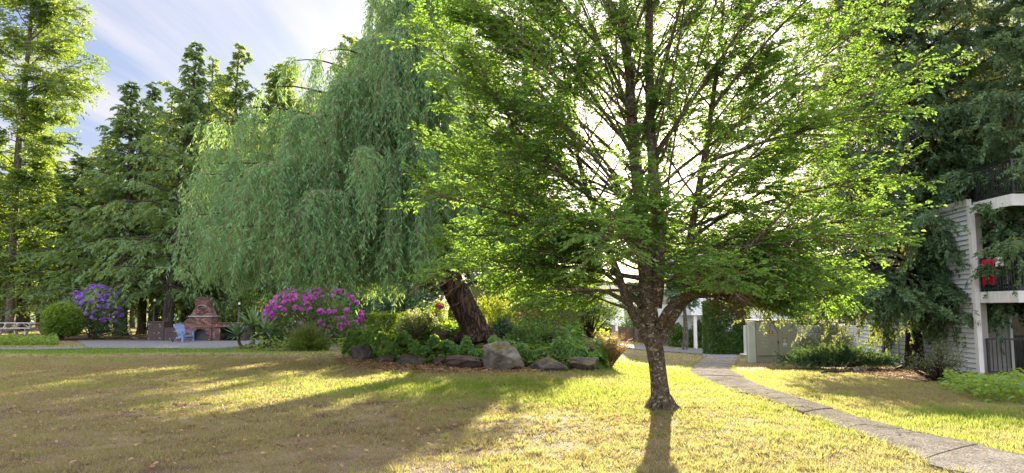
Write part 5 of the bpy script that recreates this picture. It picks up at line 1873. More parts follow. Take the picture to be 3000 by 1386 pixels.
g = G(2450, 1085)
juniper('low spreading juniper between the utility cabinet and the spruce', g + np.array([0.45, 0.95, 0]), width_m(340, g[1]), 2.2, width_m(58, g[1]), 30000)
g = G(2440, 1046)
shrub('yew_bush', 'dull dark yew bush above the spreading juniper', 'bush', g + np.array([0, 0.5, 0]), width_m(165, g[1]), 1.8, width_m(92, g[1]), 11000, 0.075, 0.026, 'yew_leaf', 'dome', 130, 8, None, 0.05, 0.09)
g = G(2745, 1120)
root, cc = shrub('twiggy_bush', 'thin twiggy half-bare bush in front of the spruce trunk', 'bush', g, width_m(150, g[1]), 1.2, width_m(108, g[1]), 2000, 0.05, 0.022, 'yew_leaf', 'dome', 90, 30, None, 0.3, 0.09, 'spruce_bark', stem_r=0.02, core=0.4)
g = G(2640, 1076) + np.array([0.1, 1.3, -0.03])
shrub('leafy_shrub', 'bare-stemmed green shrub against the white siding beside the spruce trunk', 'shrub', g, width_m(95, g[1]), 0.8, width_m(125, g[1]), 1500, 0.075, 0.05, 'wood_leaf', 'dome', 34, 7, None, 0.5, 0.14, 'spruce_bark', stem_r=0.018)
# weathered surface log
g0, g1 = G(2408, 1097), G(2572, 1088)
mid = (g0 + g1) / 2
log = thing('driftwood_log', 'weathered dark log with a pale split middle lying on the lawn edge under the juniper', 'log', mid)
for nm, a_, b_, r0, r1, mt in (('bark_end', 0.0, 0.52, 0.03, 0.085, 'spruce_bark'), ('pale_wood', 0.5, 0.74, 0.095, 0.105, 'grey_bark'), ('bark_end', 0.72, 1.0, 0.09, 0.05, 'spruce_bark')):
    tt = np.linspace(a_, b_, 10)[:, None]
    pts = g0 * (1 - tt) + g1 * tt - mid + [0, 0, 0.05]
    pts[:, 2] += 0.03 * np.sin(tt[:, 0] * 13)
    pts[:, 1] += 0.05 * np.sin(tt[:, 0] * 7)
    MB().tube(pts, np.linspace(r0, r1, 10) * (1 + 0.2 * np.sin(np.arange(10) * 1.9)), 9).build(nm, M[mt], log, smooth=True)

# ------------------------------------------------------------------ plain materials
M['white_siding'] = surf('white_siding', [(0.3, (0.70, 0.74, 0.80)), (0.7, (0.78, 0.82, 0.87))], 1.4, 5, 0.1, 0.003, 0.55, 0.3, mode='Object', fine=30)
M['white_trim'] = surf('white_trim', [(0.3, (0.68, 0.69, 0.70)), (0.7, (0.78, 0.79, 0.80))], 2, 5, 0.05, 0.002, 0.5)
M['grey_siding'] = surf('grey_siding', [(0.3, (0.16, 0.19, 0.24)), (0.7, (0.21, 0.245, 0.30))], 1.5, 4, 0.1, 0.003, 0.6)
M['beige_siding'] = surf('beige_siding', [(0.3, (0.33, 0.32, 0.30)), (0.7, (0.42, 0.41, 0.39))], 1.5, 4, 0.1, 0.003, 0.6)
M['soffit'] = surf('soffit', [(0.3, (0.30, 0.30, 0.30)), (0.7, (0.38, 0.38, 0.38))], 2, 4, 0.1, 0.003, 0.8)
M['black_metal'] = surf('black_metal', [(0.3, (0.012, 0.014, 0.022)), (0.7, (0.025, 0.03, 0.042))], 5, 4, 0.1, 0.002, 0.4, 0.5)
M['glass'] = surf('window_glass', [(0.3, (0.02, 0.025, 0.03)), (0.7, (0.05, 0.055, 0.06))], 1, 2, 0, 0, 0.06, 0.6)
M['roof'] = surf('roof_shingle', [(0.3, (0.10, 0.10, 0.105)), (0.7, (0.18, 0.175, 0.17))], 10, 6, 0.5, 0.02, 0.9, stretch=(1, 1, 3))
M['concrete'] = surf('concrete', [(0.3, (0.23, 0.22, 0.20)), (0.7, (0.36, 0.345, 0.32))], 3, 7, 0.4, 0.01, 0.9, fine=40)
M['red_cloth'] = surf('red_cloth', [(0.3, (0.34, 0.012, 0.04)), (0.7, (0.5, 0.03, 0.07))], 7, 4, 0.6, 0.02, 0.9)
M['white_cloth'] = surf('white_cloth', [(0.3, (0.62, 0.64, 0.7)), (0.7, (0.76, 0.77, 0.8))], 7, 4, 0.6, 0.02, 0.9)
M['cabinet_paint'] = surf('cabinet_paint', [(0.3, (0.31, 0.305, 0.255)), (0.7, (0.36, 0.35, 0.30))], 2, 6, 0.08, 0.003, 0.5, fine=60)
M['pale_paint'] = surf('pale_paint', [(0.3, (0.50, 0.53, 0.50)), (0.7, (0.58, 0.60, 0.57))], 2, 6, 0.08, 0.003, 0.5)
M['dark_paint'] = surf('dark_paint', [(0.3, (0.02, 0.02, 0.02)), (0.7, (0.04, 0.04, 0.04))], 4, 3, 0, 0, 0.5)
M['sticker_red'] = surf('sticker_red', [(0.3, (0.36, 0.03, 0.03)), (0.7, (0.45, 0.05, 0.045))], 4, 3, 0, 0, 0.5)
M['sticker_yellow'] = surf('sticker_yellow', [(0.3, (0.6, 0.5, 0.1)), (0.7, (0.7, 0.6, 0.16))], 4, 3, 0, 0, 0.5)
M['sticker_green'] = surf('sticker_green', [(0.35, (0.28, 0.29, 0.09)), (0.65, (0.58, 0.56, 0.28))], 30, 4, 0, 0, 0.5)
M['lettering'] = surf('lettering', [(0.3, (0.56, 0.57, 0.54)), (0.7, (0.68, 0.69, 0.66))], 30, 3, 0, 0, 0.6)


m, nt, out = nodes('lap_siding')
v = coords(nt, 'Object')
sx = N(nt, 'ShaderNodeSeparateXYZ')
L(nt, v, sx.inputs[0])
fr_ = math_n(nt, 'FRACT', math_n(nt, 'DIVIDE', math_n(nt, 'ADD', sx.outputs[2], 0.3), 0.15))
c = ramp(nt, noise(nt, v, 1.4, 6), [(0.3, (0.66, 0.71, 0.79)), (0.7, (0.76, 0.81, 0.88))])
# shade line painted into the colour along the bottom of every lap
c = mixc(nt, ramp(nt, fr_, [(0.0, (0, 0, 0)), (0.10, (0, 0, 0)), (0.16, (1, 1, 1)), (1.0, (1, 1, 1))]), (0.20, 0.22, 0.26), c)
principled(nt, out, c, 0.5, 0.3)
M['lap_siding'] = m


def siding_strip(mb, a, b, z0, z1, lap=0.15, out=0.030):
    """Lapped horizontal siding from plan point a to b (front faces to the left of a->b reversed: normal = (dy,-dx))."""
    a, b = np.array(a, float), np.array(b, float)
    d = nrm(b - a)
    nn = np.array([d[1], -d[0]])
    n = int(round((z1 - z0) / lap))
    lap = lap if abs(n * lap - z1 + z0) < 0.06 else (z1 - z0) / n
    for i in range(n):
        zb, zt = z0 + i * lap, z0 + (i + 1) * lap
        V = []
        for p in (a, b):
            V += [(*(p + nn * out), zb), (*(p + nn * 0.002), zt), (*(p - nn * 0.05), zt), (*(p - nn * 0.05), zb)]
        mb.add(V, np.array([[0, 4, 5, 1], [1, 5, 6, 2], [3, 7, 4, 0]]))


def railing(name, pts, z0, z1, parent, org=(0, 0, 0), gap=0.12, posts=True):
    mb = MB()
    for (xa, ya), (xb, yb__) in zip(pts[:-1], pts[1:]):
        mb.bar((xa, ya, z1), (xb, yb__, z1), 0.05, 0.045)
        mb.bar((xa, ya, z0 + 0.08), (xb, yb__, z0 + 0.08), 0.035, 0.035)
        ln = math.hypot(xb - xa, yb__ - ya)
        for k in range(1, int(ln / gap)):
            t = k * gap / ln
            x, y = xa + (xb - xa) * t, ya + (yb__ - ya) * t
            mb.bar((x, y, z0 + 0.09), (x, y, z1 - 0.02), 0.02, 0.02)
    for x, y in pts:
        mb.bar((x, y, z0), (x, y, z1 + 0.02), 0.06, 0.06)
    return mb.build(name, M['black_metal'], parent, org)


# ------------------------------------------------------------------ apartment block with balconies (near, at the edge)
A0 = G(2872, 1097)
zg = A0[2]
A = A0[:2]
Bc = np.array([P(2512, 900, 31.5)[0], 31.5])
apt = thing('apartment_block', 'white-sided apartment block with stacked balconies behind the spruce', 'building', (A[0], A[1], zg))
O = np.array([A[0], A[1], zg])
mb = MB()
HT = 5.08
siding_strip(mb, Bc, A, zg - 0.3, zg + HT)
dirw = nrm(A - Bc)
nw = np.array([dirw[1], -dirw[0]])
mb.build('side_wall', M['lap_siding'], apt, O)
# far return wall
E1 = Bc + np.array([9.0, 2.0])
mb = MB()
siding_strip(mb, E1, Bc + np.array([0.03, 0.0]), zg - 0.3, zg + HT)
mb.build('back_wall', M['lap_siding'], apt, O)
# corner boards
for c in (A, Bc):
    MB().box(c[0] - 0.07, c[0] + 0.07, c[1] - 0.10, c[1] + 0.06, zg - 0.3, zg + HT).build('corner_trim', M['white_trim'], apt, O)
# recessed front (balcony back wall)
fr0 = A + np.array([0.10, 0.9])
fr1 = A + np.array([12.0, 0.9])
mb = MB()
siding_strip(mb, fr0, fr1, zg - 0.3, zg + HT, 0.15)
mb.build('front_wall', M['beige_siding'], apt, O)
mb = MB()
mb.box(A[0] + 0.072, A[0] + 0.30, A[1] - 0.02, A[1] + 0.84, zg - 0.3, zg + HT)
mb.build('side_return', M['beige_siding'], apt, O)
for lv, zs in enumerate((0.0, 2.62)):
    for x in (1.6, 6.2):
        mb = MB()
        mb.box(A[0] + x, A[0] + x + 1.9, A[1] + 0.84, A[1] + 0.88, zg + zs + 0.06, zg + zs + 2.1)
        wn = mb.build('patio_door', M['glass'], apt, O)
        mb = MB()
        for xx in (x - 0.08, x + 0.92, x + 1.9):
            mb.box(A[0] + xx, A[0] + xx + 0.08, A[1] + 0.80, A[1] + 0.875, zg + zs + 0.06, zg + zs + 2.1)
        mb.box(A[0] + x - 0.08, A[0] + x + 1.98, A[1] + 0.79, A[1] + 0.874, zg + zs + 2.1, zg + zs + 2.2)
        mb.build('door_frame', M['white_trim'], wn, O)
zgap = 1.2
for lv, zs in enumerate((2.42, 5.14)):
    z = zg + zs
    mb = MB()
    mb.box(A[0] + 0.13, A[0] + 12, A[1] - 1.7, A[1] + 0.84, z - 0.22, z)
    sl = mb.build('balcony_floor', M['soffit'], apt, O)
    mb = MB()
    mb.box(A[0] + 0.09, A[0] + 0.128, A[1] - 1.74, A[1] + 0.0, z - 0.30, z + 0.03)
    mb.box(A[0] + 0.13, A[0] + 12, A[1] - 1.74, A[1] - 1.702, z - 0.30, z + 0.03)
    for k in range(9):
        mb.box(A[0] + 0.082, A[0] + 0.0895, A[1] - 1.70 + k * 0.185, A[1] - 1.58 + k * 0.185, z - 0.29, z + 0.02)
    mb.build('fascia', M['white_trim'], sl, O)
    railing('railing', [(A[0] + 0.2, A[1] - 0.02), (A[0] + 0.2, A[1] - 1.66), (A[0] + 4, A[1] - 1.66), (A[0] + 8, A[1] - 1.66)], z + 0.03, z + 1.02, sl, O)
railing('railing', [(A[0] + 0.2, A[1] - 0.12), (A[0] + 1.75, A[1] - 0.42), (A[0] + 3.4, A[1] - 0.72), (A[0] + 6, A[1] - 1.2)], zg + 0.02, zg + 1.05, apt, O)
mb = MB()
rp = [(A[0] + 0.14, A[1] + 0.845), (A[0] + 12, A[1] + 0.845), (E1[0], E1[1] - 0.1), (Bc[0] + 0.06, Bc[1] + 0.02)]
mb.prism(rp, 2, zg + HT - 0.1, zg + HT + 0.06)
mb.build('roof', M['roof'], apt, O)
# low white parapet board along the side wall
MB().bar((*(A + nw * 0.02), zg + HT + 0.1), (*(Bc + nw * 0.02), zg + HT + 0.1), 0.14, 0.2).build('parapet', M['white_trim'], apt, O)
mb = MB()
c0 = Bc + (A - Bc) * 0.42 + nw * 0.05
mb.tube(np.array([[c0[0], c0[1], zg - 0.1], [c0[0], c0[1], zg + HT]]), [0.035, 0.035], 8)
mb.build('downspout', M['white_trim'], apt, O)
# laundry over the balcony rail
z = zg + 2.42 + 1.02


def drape(name, label, x, y0, y1, ztop, drop_out, drop_in, mat, sag=0.05):
    n, k = 16, 12
    V = []
    for i in range(n):
        t = i / (n - 1)
        y = y0 + (y1 - y0) * t
        fo = 0.02 * math.sin(t * 17)
        for j in range(k):
            s = j / (k - 1)
            if s < 0.5:
                q = (0.5 - s) * 2
                V.append((x - 0.045 - fo - 0.015 * q, y, ztop + 0.03 - q * drop_out * (0.92 + 0.08 * math.sin(t * 9))))
            else:
                q = (s - 0.5) * 2
                V.append((x + 0.045 + fo + 0.015 * q, y, ztop + 0.03 - q * drop_in))
    V = np.array(V)
    V[:, 2] += 0.01 * np.sin(V[:, 1] * 20)
    ix = np.arange(n * k).reshape(n, k)
    b = MB().add(V, np.stack([ix[:-1, :-1], ix[:-1, 1:], ix[1:, 1:], ix[1:, :-1]], -1).reshape(-1, 4))
    o = b.build(name, mat, None, (x, (y0 + y1) / 2, ztop), smooth=True)
    return tag(o, label, 'laundry')


drape('red_towel', 'red cloth hung over the second-floor balcony rail', A[0] + 0.2, A[1] - 0.72, A[1] - 0.12, z, 0.85, 0.3, M['red_cloth'])
drape('white_towel', 'white cloth hung beside the red one on the balcony rail', A[0] + 0.2, A[1] - 1.15, A[1] - 0.76, z, 0.30, 0.3, M['white_cloth'])

# low grey block wall behind the utility cabinet
bw0, bw1 = G(2325, 1044), G(2400, 1040)
m, nt, out = nodes('concrete_block')
v = coords(nt, 'Object')
sx = N(nt, 'ShaderNodeSeparateXYZ')
L(nt, v, sx.inputs[0])
cbx = N(nt, 'ShaderNodeCombineXYZ')
L(nt, sx.outputs[0], cbx.inputs[0])
L(nt, sx.outputs[2], cbx.inputs[1])
bt = N(nt, 'ShaderNodeTexBrick')
L(nt, cbx.outputs[0], bt.inputs['Vector'])
bt.inputs['Scale'].default_value = 1.0
bt.inputs['Brick Width'].default_value = 0.4
bt.inputs['Row Height'].default_value = 0.2
bt.inputs['Mortar Size'].default_value = 0.008
bt.inputs['Color1'].default_value = (0.19, 0.205, 0.22, 1)
bt.inputs['Color2'].default_value = (0.24, 0.255, 0.27, 1)
bt.inputs['Mortar'].default_value = (0.10, 0.105, 0.11, 1)
nb_ = noise(nt, v, 14, 6, 0.65)
principled(nt, out, mixc(nt, 0.5, bt.outputs[0], nb_, 'OVERLAY'), 0.95, 0.1, 0, bump(nt, math_n(nt, 'ADD', nb_, math_n(nt, 'MULTIPLY', bt.outputs['Fac'], -0.6)), 0.9, 0.03))
M['block'] = m
mb = MB().box(bw0[0] - 0.3, bw1[0] + 2.6, bw0[1] + 0.2, bw0[1] + 0.42, bw0[2] - 0.1, bw0[2] + 1.55)
tag(mb.build('block_wall', M['block'], None, (bw0[0], bw0[1], bw0[2])), 'low grey concrete-block wall between the utility cabinet and the yew', 'wall')

# ------------------------------------------------------------------ pad-mounted utility cabinet
c0 = G(2210, 1063)
Yc = c0[1]
cw = width_m(120, Yc)
ch = 1.72
cd = 1.25
cab = thing('utility_cabinet', 'grey-green electrical cabinet with numbers and stickers, half under hanging branches', 'utility cabinet', c0)
x0 = width_m(6, Yc)
mb = MB()
mb.box(x0, x0 + cw, 0.02, cd, -0.15, 0.30)
mb.build('base', M['cabinet_paint'], cab)
mb = MB().box(x0, x0 + cw, 0.03, cd, 0.302, ch)
mb.build('housing', M['cabinet_paint'], cab)
mb = MB()
mb.prism([(-0.0, ch + 0.002), (cd, ch + 0.002), (cd + 0.04, ch + 0.05), (-0.04, ch + 0.05)], 0, x0 - 0.04, x0 + cw + 0.04)
mb.build('lid', M['cabinet_paint'], cab)
dw = cw * 0.52
for k, (a_, b_) in enumerate(((x0 + 0.01, x0 + dw), (x0 + dw + 0.075, x0 + cw - 0.005))):
    mb = MB().box(a_, b_, -0.012, 0.028, 0.315, ch - 0.06)
    mb.bar((a_, -0.016, 0.315), (b_, -0.016, 0.315), 0.02, 0.02)
    mb.build('door', M['cabinet_paint'], cab)
MB().box(x0 + dw + 0.004, x0 + dw + 0.071, 0.012, 0.029, 0.315, ch - 0.06).build('door_gap', M['cabinet_paint'], cab)
mb = MB()
mb.box(x0 + dw + 0.022, x0 + dw + 0.056, -0.02, 0.012, 0.80, 0.86)
mb.tube(resample(np.array([[x0 + dw + 0.027, -0.005, 0.86], [x0 + dw + 0.039, -0.005, 0.91], [x0 + dw + 0.051, -0.005, 0.86]]), 8), 0.006, 6)
mb.build('padlock', M['dark_paint'], cab)
a = np.linspace(0, 2 * PI, 14, endpoint=False)
MB().prism([(x0 + dw + 0.038 + 0.017 * math.cos(q), 0.36 + 0.017 * math.sin(q)) for q in a], 1, -0.012, 0.012).build('bolt', M['dark_paint'], cab)
# pale corner post and small side meter box on its slab
MB().box(-width_m(15, Yc), width_m(5, Yc), -0.03, 0.10, -0.15, ch - 0.02).build('corner_post', M['pale_paint'], cab)


def text(body, x, z, size, parent, y=-0.0135):
    cu = bpy.data.curves.new('lettering', 'FONT')
    cu.body = body
    cu.size = size
    cu.align_x = 'CENTER'
    cu.align_y = 'CENTER'
    cu.extrude = 0.001
    cu.space_character = 1.15
    cu.materials.append(M['lettering'])
    tmp = bpy.data.objects.new('lettering', cu)
    me = bpy.data.meshes.new_from_object(tmp)
    bpy.data.objects.remove(tmp)
    o = bpy.data.objects.new('lettering', me)
    COL.objects.link(o)
    o.parent = parent
    o.location = (x, y, z)
    o.rotation_euler = (PI / 2, 0, 0)
    return o


sx_ = Yc / F
def zrow(py):
    return (1063 - py) * sx_
def xcol(px):
    return (px - 2210) * sx_
text('300', xcol(2242.5), zrow(986), 0.11, cab)
text('25/14.4', xcol(2243), zrow(996), 0.07, cab)
text('208/120', xcol(2243), zrow(1005.5), 0.07, cab)
text('33 \u03a9', xcol(2243), zrow(1015.5), 0.07, cab)
rx, rz_ = xcol(2260), zrow(977)
st_ = MB().box(rx - 0.085, rx + 0.085, -0.0155, -0.0125, rz_ - 0.085, rz_ + 0.085).build('warning_sticker', M['sticker_red'], cab)
MB().box(rx - 0.085, rx + 0.085, -0.0158, -0.01555, rz_ - 0.07, rz_ - 0.05).build('white_band', M['lettering'], st_)
a = np.linspace(0, 2 * PI, 3, endpoint=False) + PI / 2
MB().prism([(rx + 0.06 * math.cos(q), rz_ + 0.02 + 0.06 * math.sin(q)) for q in a], 1, -0.0162, -0.0156).build('yellow_triangle', M['sticker_yellow'], st_)
rx, rz_ = xcol(2300), zrow(998.5)
st_ = MB().box(rx - 0.085, rx + 0.085, -0.0155, -0.0125, rz_ - 0.085, rz_ + 0.085).build('round_sticker', M['dark_paint'], cab)
a = np.linspace(0, 2 * PI, 24, endpoint=False)
MB().prism([(rx + 0.076 * math.cos(q), rz_ + 0.076 * math.sin(q)) for q in a], 1, -0.0160, -0.0156).build('ring', M['lettering'], st_)
MB().prism([(rx + 0.066 * math.cos(q), rz_ + 0.066 * math.sin(q)) for q in a], 1, -0.0165, -0.0161).build('disc', M['sticker_green'], st_)
rz2 = rz_ - 0.175
lb_ = MB().box(rx - 0.075, rx + 0.085, -0.0155, -0.0125, rz2 - 0.085, rz2 + 0.082).build('paper_label', M['lettering'], cab)
mb = MB()
mb.box(rx - 0.055, rx + 0.065, -0.0159, -0.0156, rz2 - 0.065, rz2 - 0.045)
mb.build('dark_line', M['dark_paint'], lb_)
# smaller meter cabinet behind it, on its own slab
mb = thing('meter_cabinet', 'narrow grey meter cabinet on a concrete slab between the hedge and the utility cabinet', 'utility cabinet', G(2192, 1051))
MB().box(-0.12, 0.5, 0.1, 0.7, -0.1, 0.16).build('slab', M['concrete'], mb)
MB().box(-0.16, 0.52, 0.06, 0.72, 0.162, 0.20).build('slab_top', M['white_trim'], mb)
MB().box(0.0, 0.42, 0.16, 0.6, 0.202, 1.55).build('housing', M['pale_paint'], mb)
for z_ in (0.3, 1.2):
    MB().box(0.005, 0.05, 0.13, 0.158, z_, z_ + 0.08).build('hinge', M['white_trim'], mb)

# ------------------------------------------------------------------ far apartment entrance
f0 = G(2035, 1021)
Yf = f0[1] + 3.0
zf = f0[2]
sF = f0[1] / F
far = thing('far_building', 'pale two-storey building with a post-supported entrance bay at the end of the path', 'building', (f0[0], f0[1], zf))
O2 = np.array([f0[0], f0[1], zf])
xl = P(1925, 900, Yf)[0]
xr = P(2330, 900, Yf)[0]
zroof = P(2080, 752, Yf)[2]
mb = MB()
siding_strip(mb, (xl, Yf), (xr, Yf), zf + 1.2, zroof, 0.16)
mb.box(xl, xr, Yf + 0.06, Yf + 7, zf - 0.3, zroof)
mb.build('upper_wall', M['white_siding'], far, O2)
mb = MB()
siding_strip(mb, (xl, Yf), (xr, Yf), zf - 0.3, zf + 1.195, 0.16)
mb.build('lower_wall', M['grey_siding'], far, O2)
xb0, xb1 = P(2022, 900, f0[1])[0], P(2110, 900, f0[1])[0]
zb0 = P(2040, 923, f0[1])[2]
zb1 = P(2040, 770, f0[1])[2]
mb = MB()
siding_strip(mb, (xb0, f0[1] - 0.1), (xb1, f0[1] - 0.1), zb0, zb1, 0.13)
siding_strip(mb, (xb0, Yf - 0.02), (xb0, f0[1] - 0.1), zb0, zb1, 0.13)
mb.box(xb0 + 0.06, xb1, f0[1] - 0.04, Yf - 0.02, zb0 - 0.02, zb1)
mb.build('entrance_bay', M['white_siding'], far, O2)
for px_, dy in ((2035, 0.1), (2058, 1.4), (2104, 0.1)):
    x = P(px_, 900, f0[1] + dy)[0]
    MB().box(x - 0.10, x + 0.10, f0[1] + dy - 0.10, f0[1] + dy + 0.10, zf - 0.2, zb0 - 0.021).build('post', M['white_trim'], far, O2)
mb = MB()
mb.prism([(Yf - 0.7, zroof), (Yf + 7.6, zroof), (Yf + 3.5, zroof + 0.9)], 0, xl - 0.5, xr + 0.5)
mb.build('roof', M['roof'], far, O2)
for px_ in (1965, 2180):
    x = P(px_, 900, Yf)[0]
    wn = MB().box(x - 0.55, x + 0.55, Yf - 0.03, Yf - 0.018, zf + 2.9, zf + 4.0).build('window', M['glass'], far, O2)
    mb = MB()
    for x2 in (x - 0.62, x - 0.03, x + 0.552):
        mb.box(x2, x2 + 0.065, Yf - 0.05, Yf - 0.031, zf + 2.9, zf + 4.0)
    mb.box(x - 0.62, x + 0.62, Yf - 0.052, Yf - 0.031, zf + 4.002, zf + 4.09).box(x - 0.62, x + 0.62, Yf - 0.052, Yf - 0.031, zf + 2.81, zf + 2.898)
    mb.build('frame', M['white_trim'], wn, O2)
ph = P(1812, 900, 78)
zp = gz(ph[0], 78)
hs_ = thing('pale_house', 'pale blue-white house wall glimpsed beyond the parked car and board fence', 'building', (ph[0], 78, zp))
O3 = np.array([ph[0], 78, zp])
mb = MB()
zt3 = P(1812, 850, 78)[2]
siding_strip(mb, (P(1742, 900, 78)[0], 78), (P(1885, 900, 78)[0], 78), zp - 0.2, zt3, 0.2)
mb.box(P(1742, 900, 78)[0], P(1885, 900, 78)[0], 78.06, 85, zp - 0.2, zt3)
mb.build('wall', M['white_siding'], hs_, O3)
mb = MB()
mb.prism([(77.4, zt3), (85.6, zt3), (81.5, zt3 + 0.9)], 0, P(1735, 900, 78)[0], P(1892, 900, 78)[0])
mb.build('roof', M['roof'], hs_, O3)
for px_ in (1785, 1845):
    x = P(px_, 900, 78)[0]
    wn = MB().box(x - 0.6, x + 0.6, 77.97, 77.983, zp + 1.2, zp + 2.5).build('window', M['glass'], hs_, O3)
    MB().box(x - 0.7, x + 0.7, 77.95, 77.968, zp + 1.08, zp + 1.2).build('sill', M['white_trim'], wn, O3)
# shrubs under the bay
for px_, py_, wpx, top, lab in ((1985, 1014, 46, 950, 'green shrub left of the far entrance post'), (2048, 1012, 50, 938, 'taller green shrub behind the far entrance post')):
    g = G(px_, py_)
    g = np.array([P(px_, 900, f0[1] + 1.6)[0], f0[1] + 1.6, gz(P(px_, 900, f0[1] + 1.6)[0], f0[1] + 1.6)])
    shrub('entrance_shrub', lab, 'shrub', g, width_m(wpx, g[1]), 1.3, width_m(py_ - top, g[1]), 3000, 0.14, 0.09, 'box_leaf', 'dome', 60, 5, 'shrubs at the far entrance', 0.05, 0.12)

# ------------------------------------------------------------------ brown board fence and parked car at the far end
def board_fence(name, label, a, b, h, mat, lattice=0.0, bw=0.15, group=None):
    a, b = np.array(a), np.array(b)
    root = thing(name, label, 'fence', (a + b) / 2, group)
    org = (a + b) / 2
    d = b - a
    ln = np.linalg.norm(d[:2])
    n = int(ln / bw)
    u = d / ln
    mb = MB()
    for i in range(n):
        p0 = a + u * (i * bw + 0.008)
        p1 = a + u * ((i + 1) * bw - 0.008)
        hh = h + R.uniform(-0.015, 0.015)
        mb.bar(((p0[0] + p1[0]) / 2, (p0[1] + p1[1]) / 2, (p0[2] + p1[2]) / 2 - 0.1), ((p0[0] + p1[0]) / 2, (p0[1] + p1[1]) / 2, (p0[2] + p1[2]) / 2 + hh), bw - 0.014, 0.022, (-u[1], u[0], 0))
    mb.build('boards', mat, root, org)
    k = max(1, int(round(ln / 2.4)))
    for i in range(k + 1):
        p = a + d * i / k
        MB().bar((p[0], p[1] - 0.07, p[2] - 0.15), (p[0], p[1] - 0.07, p[2] + h + lattice + 0.06), 0.10, 0.10).build('post', mat, root, org)
    rail = MB()
    for z_ in (0.25, h - 0.2):
        rail.bar(a + [0, 0.05, z_], b + [0, 0.05, z_], 0.05, 0.09)
    rail.build('rail', mat, root, org)
    if lattice:
        mb = MB()
        for i in range(int(ln / 0.14)):
            for s_ in (1, -1):
                p = a + u * (i * 0.14)
                q = p + u * lattice * s_
                if 0 <= (i * 0.14 + lattice * s_) <= ln:
                    mb.bar(p + [0, 0.004 * s_, h + 0.04], q + [0, 0.004 * s_, h + lattice], 0.008, 0.03)
        mb.bar(a + [0, 0, h + lattice + 0.02], b + [0, 0, h + lattice + 0.02], 0.06, 0.05)
        mb.build('lattice', mat, root, org)
    return root


def woodmat(name, d_, l_, sc=3):
    return surf(name, [(0.3, d_), (0.7, l_)], sc, 6, 0.4, 0.01, 0.85, stretch=(3, 3, 0.4), fine=40)


M['brown_fence'] = woodmat('brown_fence', (0.12, 0.075, 0.06), (0.22, 0.15, 0.125))
M['dark_fence'] = woodmat('dark_fence', (0.07, 0.05, 0.04), (0.14, 0.10, 0.075))
M['grey_wood'] = woodmat('grey_wood', (0.20, 0.17, 0.14), (0.38, 0.34, 0.29))
M['table_wood'] = woodmat('table_wood', (0.42, 0.40, 0.38), (0.66, 0.64, 0.62))
g0, g1 = G(1813, 997), G(1905, 998)
g1 = np.array([g1[0], g0[1] + 0.4, g1[2]])
board_fence('board_fence', 'brown vertical-board fence beside the parked car', g0, g1, (997 - 957) * g0[1] / F, M['brown_fence'], 0.0)

# car
M['car_paint'] = surf('car_paint', [(0.3, (0.02, 0.024, 0.035)), (0.7, (0.03, 0.034, 0.045))], 1, 2, 0, 0, 0.2, 0.6)
M['tyre'] = surf('tyre', [(0.3, (0.012, 0.012, 0.012)), (0.7, (0.02, 0.02, 0.02))], 9, 3, 0, 0, 0.8)
M['chrome'] = surf('chrome', [(0.3, (0.5, 0.5, 0.52)), (0.7, (0.62, 0.62, 0.64))], 3, 2, 0, 0, 0.25, 0.5, metal=0.8)
M['lamp_glass'] = surf('lamp_glass', [(0.3, (0.6, 0.6, 0.62)), (0.7, (0.75, 0.75, 0.76))], 3, 2, 0, 0, 0.15, 0.5)


def car(label, base, rz, paint):
    c = thing('parked_car', label, 'car', base, None, rz)
    prof = [(-2.1, .35), (-2.15, .62), (-2.0, .86), (-1.35, .95), (-0.75, 1.38), (0.75, 1.42), (1.55, 1.0), (2.1, .92), (2.15, .6), (2.1, .35)]
    body = MB()
    n = len(prof)
    V = []
    for y, s in ((-0.86, .93), (-0.80, 1.0), (0.80, 1.0), (0.86, .93)):
        for x, z in prof:
            yy = y * (0.84 if z > 1.2 else 1.0)
            V.append((x * (1 if abs(y) < .83 else .985), yy, .35 + (z - .35) * s))
    fs = [[k * n + i, k * n + (i + 1) % n, (k + 1) * n + (i + 1) % n, (k + 1) * n + i] for k in range(3) for i in range(n)]
    body.add(V, [np.array(fs), np.array([[0, i + 1, i] for i in range(1, n - 1)]), np.array([[3 * n, 3 * n + i, 3 * n + i + 1] for i in range(1, n - 1)])])
    body.build('body', paint, c)
    MB().prism([(-1.22, .96), (-0.70, 1.30), (0.70, 1.33), (1.38, 1.0)], 1, -0.84, -0.78).build('side_window', M['glass'], c)
    MB().prism([(-1.22, .96), (-0.70, 1.30), (0.70, 1.33), (1.38, 1.0)], 1, 0.78, 0.84).build('side_window', M['glass'], c)
    V = [(-1.38, -0.62, 0.965), (-1.38, 0.62, 0.965), (-0.80, 0.56, 1.375), (-0.80, -0.56, 1.375)]
    MB().add(np.array(V) + [-0.012, 0, 0.012], np.array([[0, 1, 2, 3]])).build('windscreen', M['glass'], c)
    for y in (-0.6, 0.6):
        MB().box(-2.165, -2.06, y - 0.2, y + 0.2, 0.62, 0.78).build('headlight', M['lamp_glass'], c)
    MB().box(-2.17, -2.08, -0.35, 0.35, 0.48, 0.70).build('grille', M['chrome'], c)
    a_ = np.linspace(0, 2 * PI, 20, endpoint=False)
    for x in (-1.35, 1.35):
        for y in (-0.84, 0.66):
            wl = MB().prism([(x + .32 * math.cos(q), .32 + .32 * math.sin(q)) for q in a_], 1, y, y + 0.2).build('wheel', M['tyre'], c)
            MB().prism([(x + .2 * math.cos(q), .32 + .2 * math.sin(q)) for q in a_], 1, y - 0.012, y + 0.212).build('rim', M['chrome'], wl)
    return c


gcar = G(1808, 990)
car('dark parked car seen between the laurel and the brown board fence', gcar + np.array([-1.9, 2.6, 0]), 0.6, M['car_paint'])

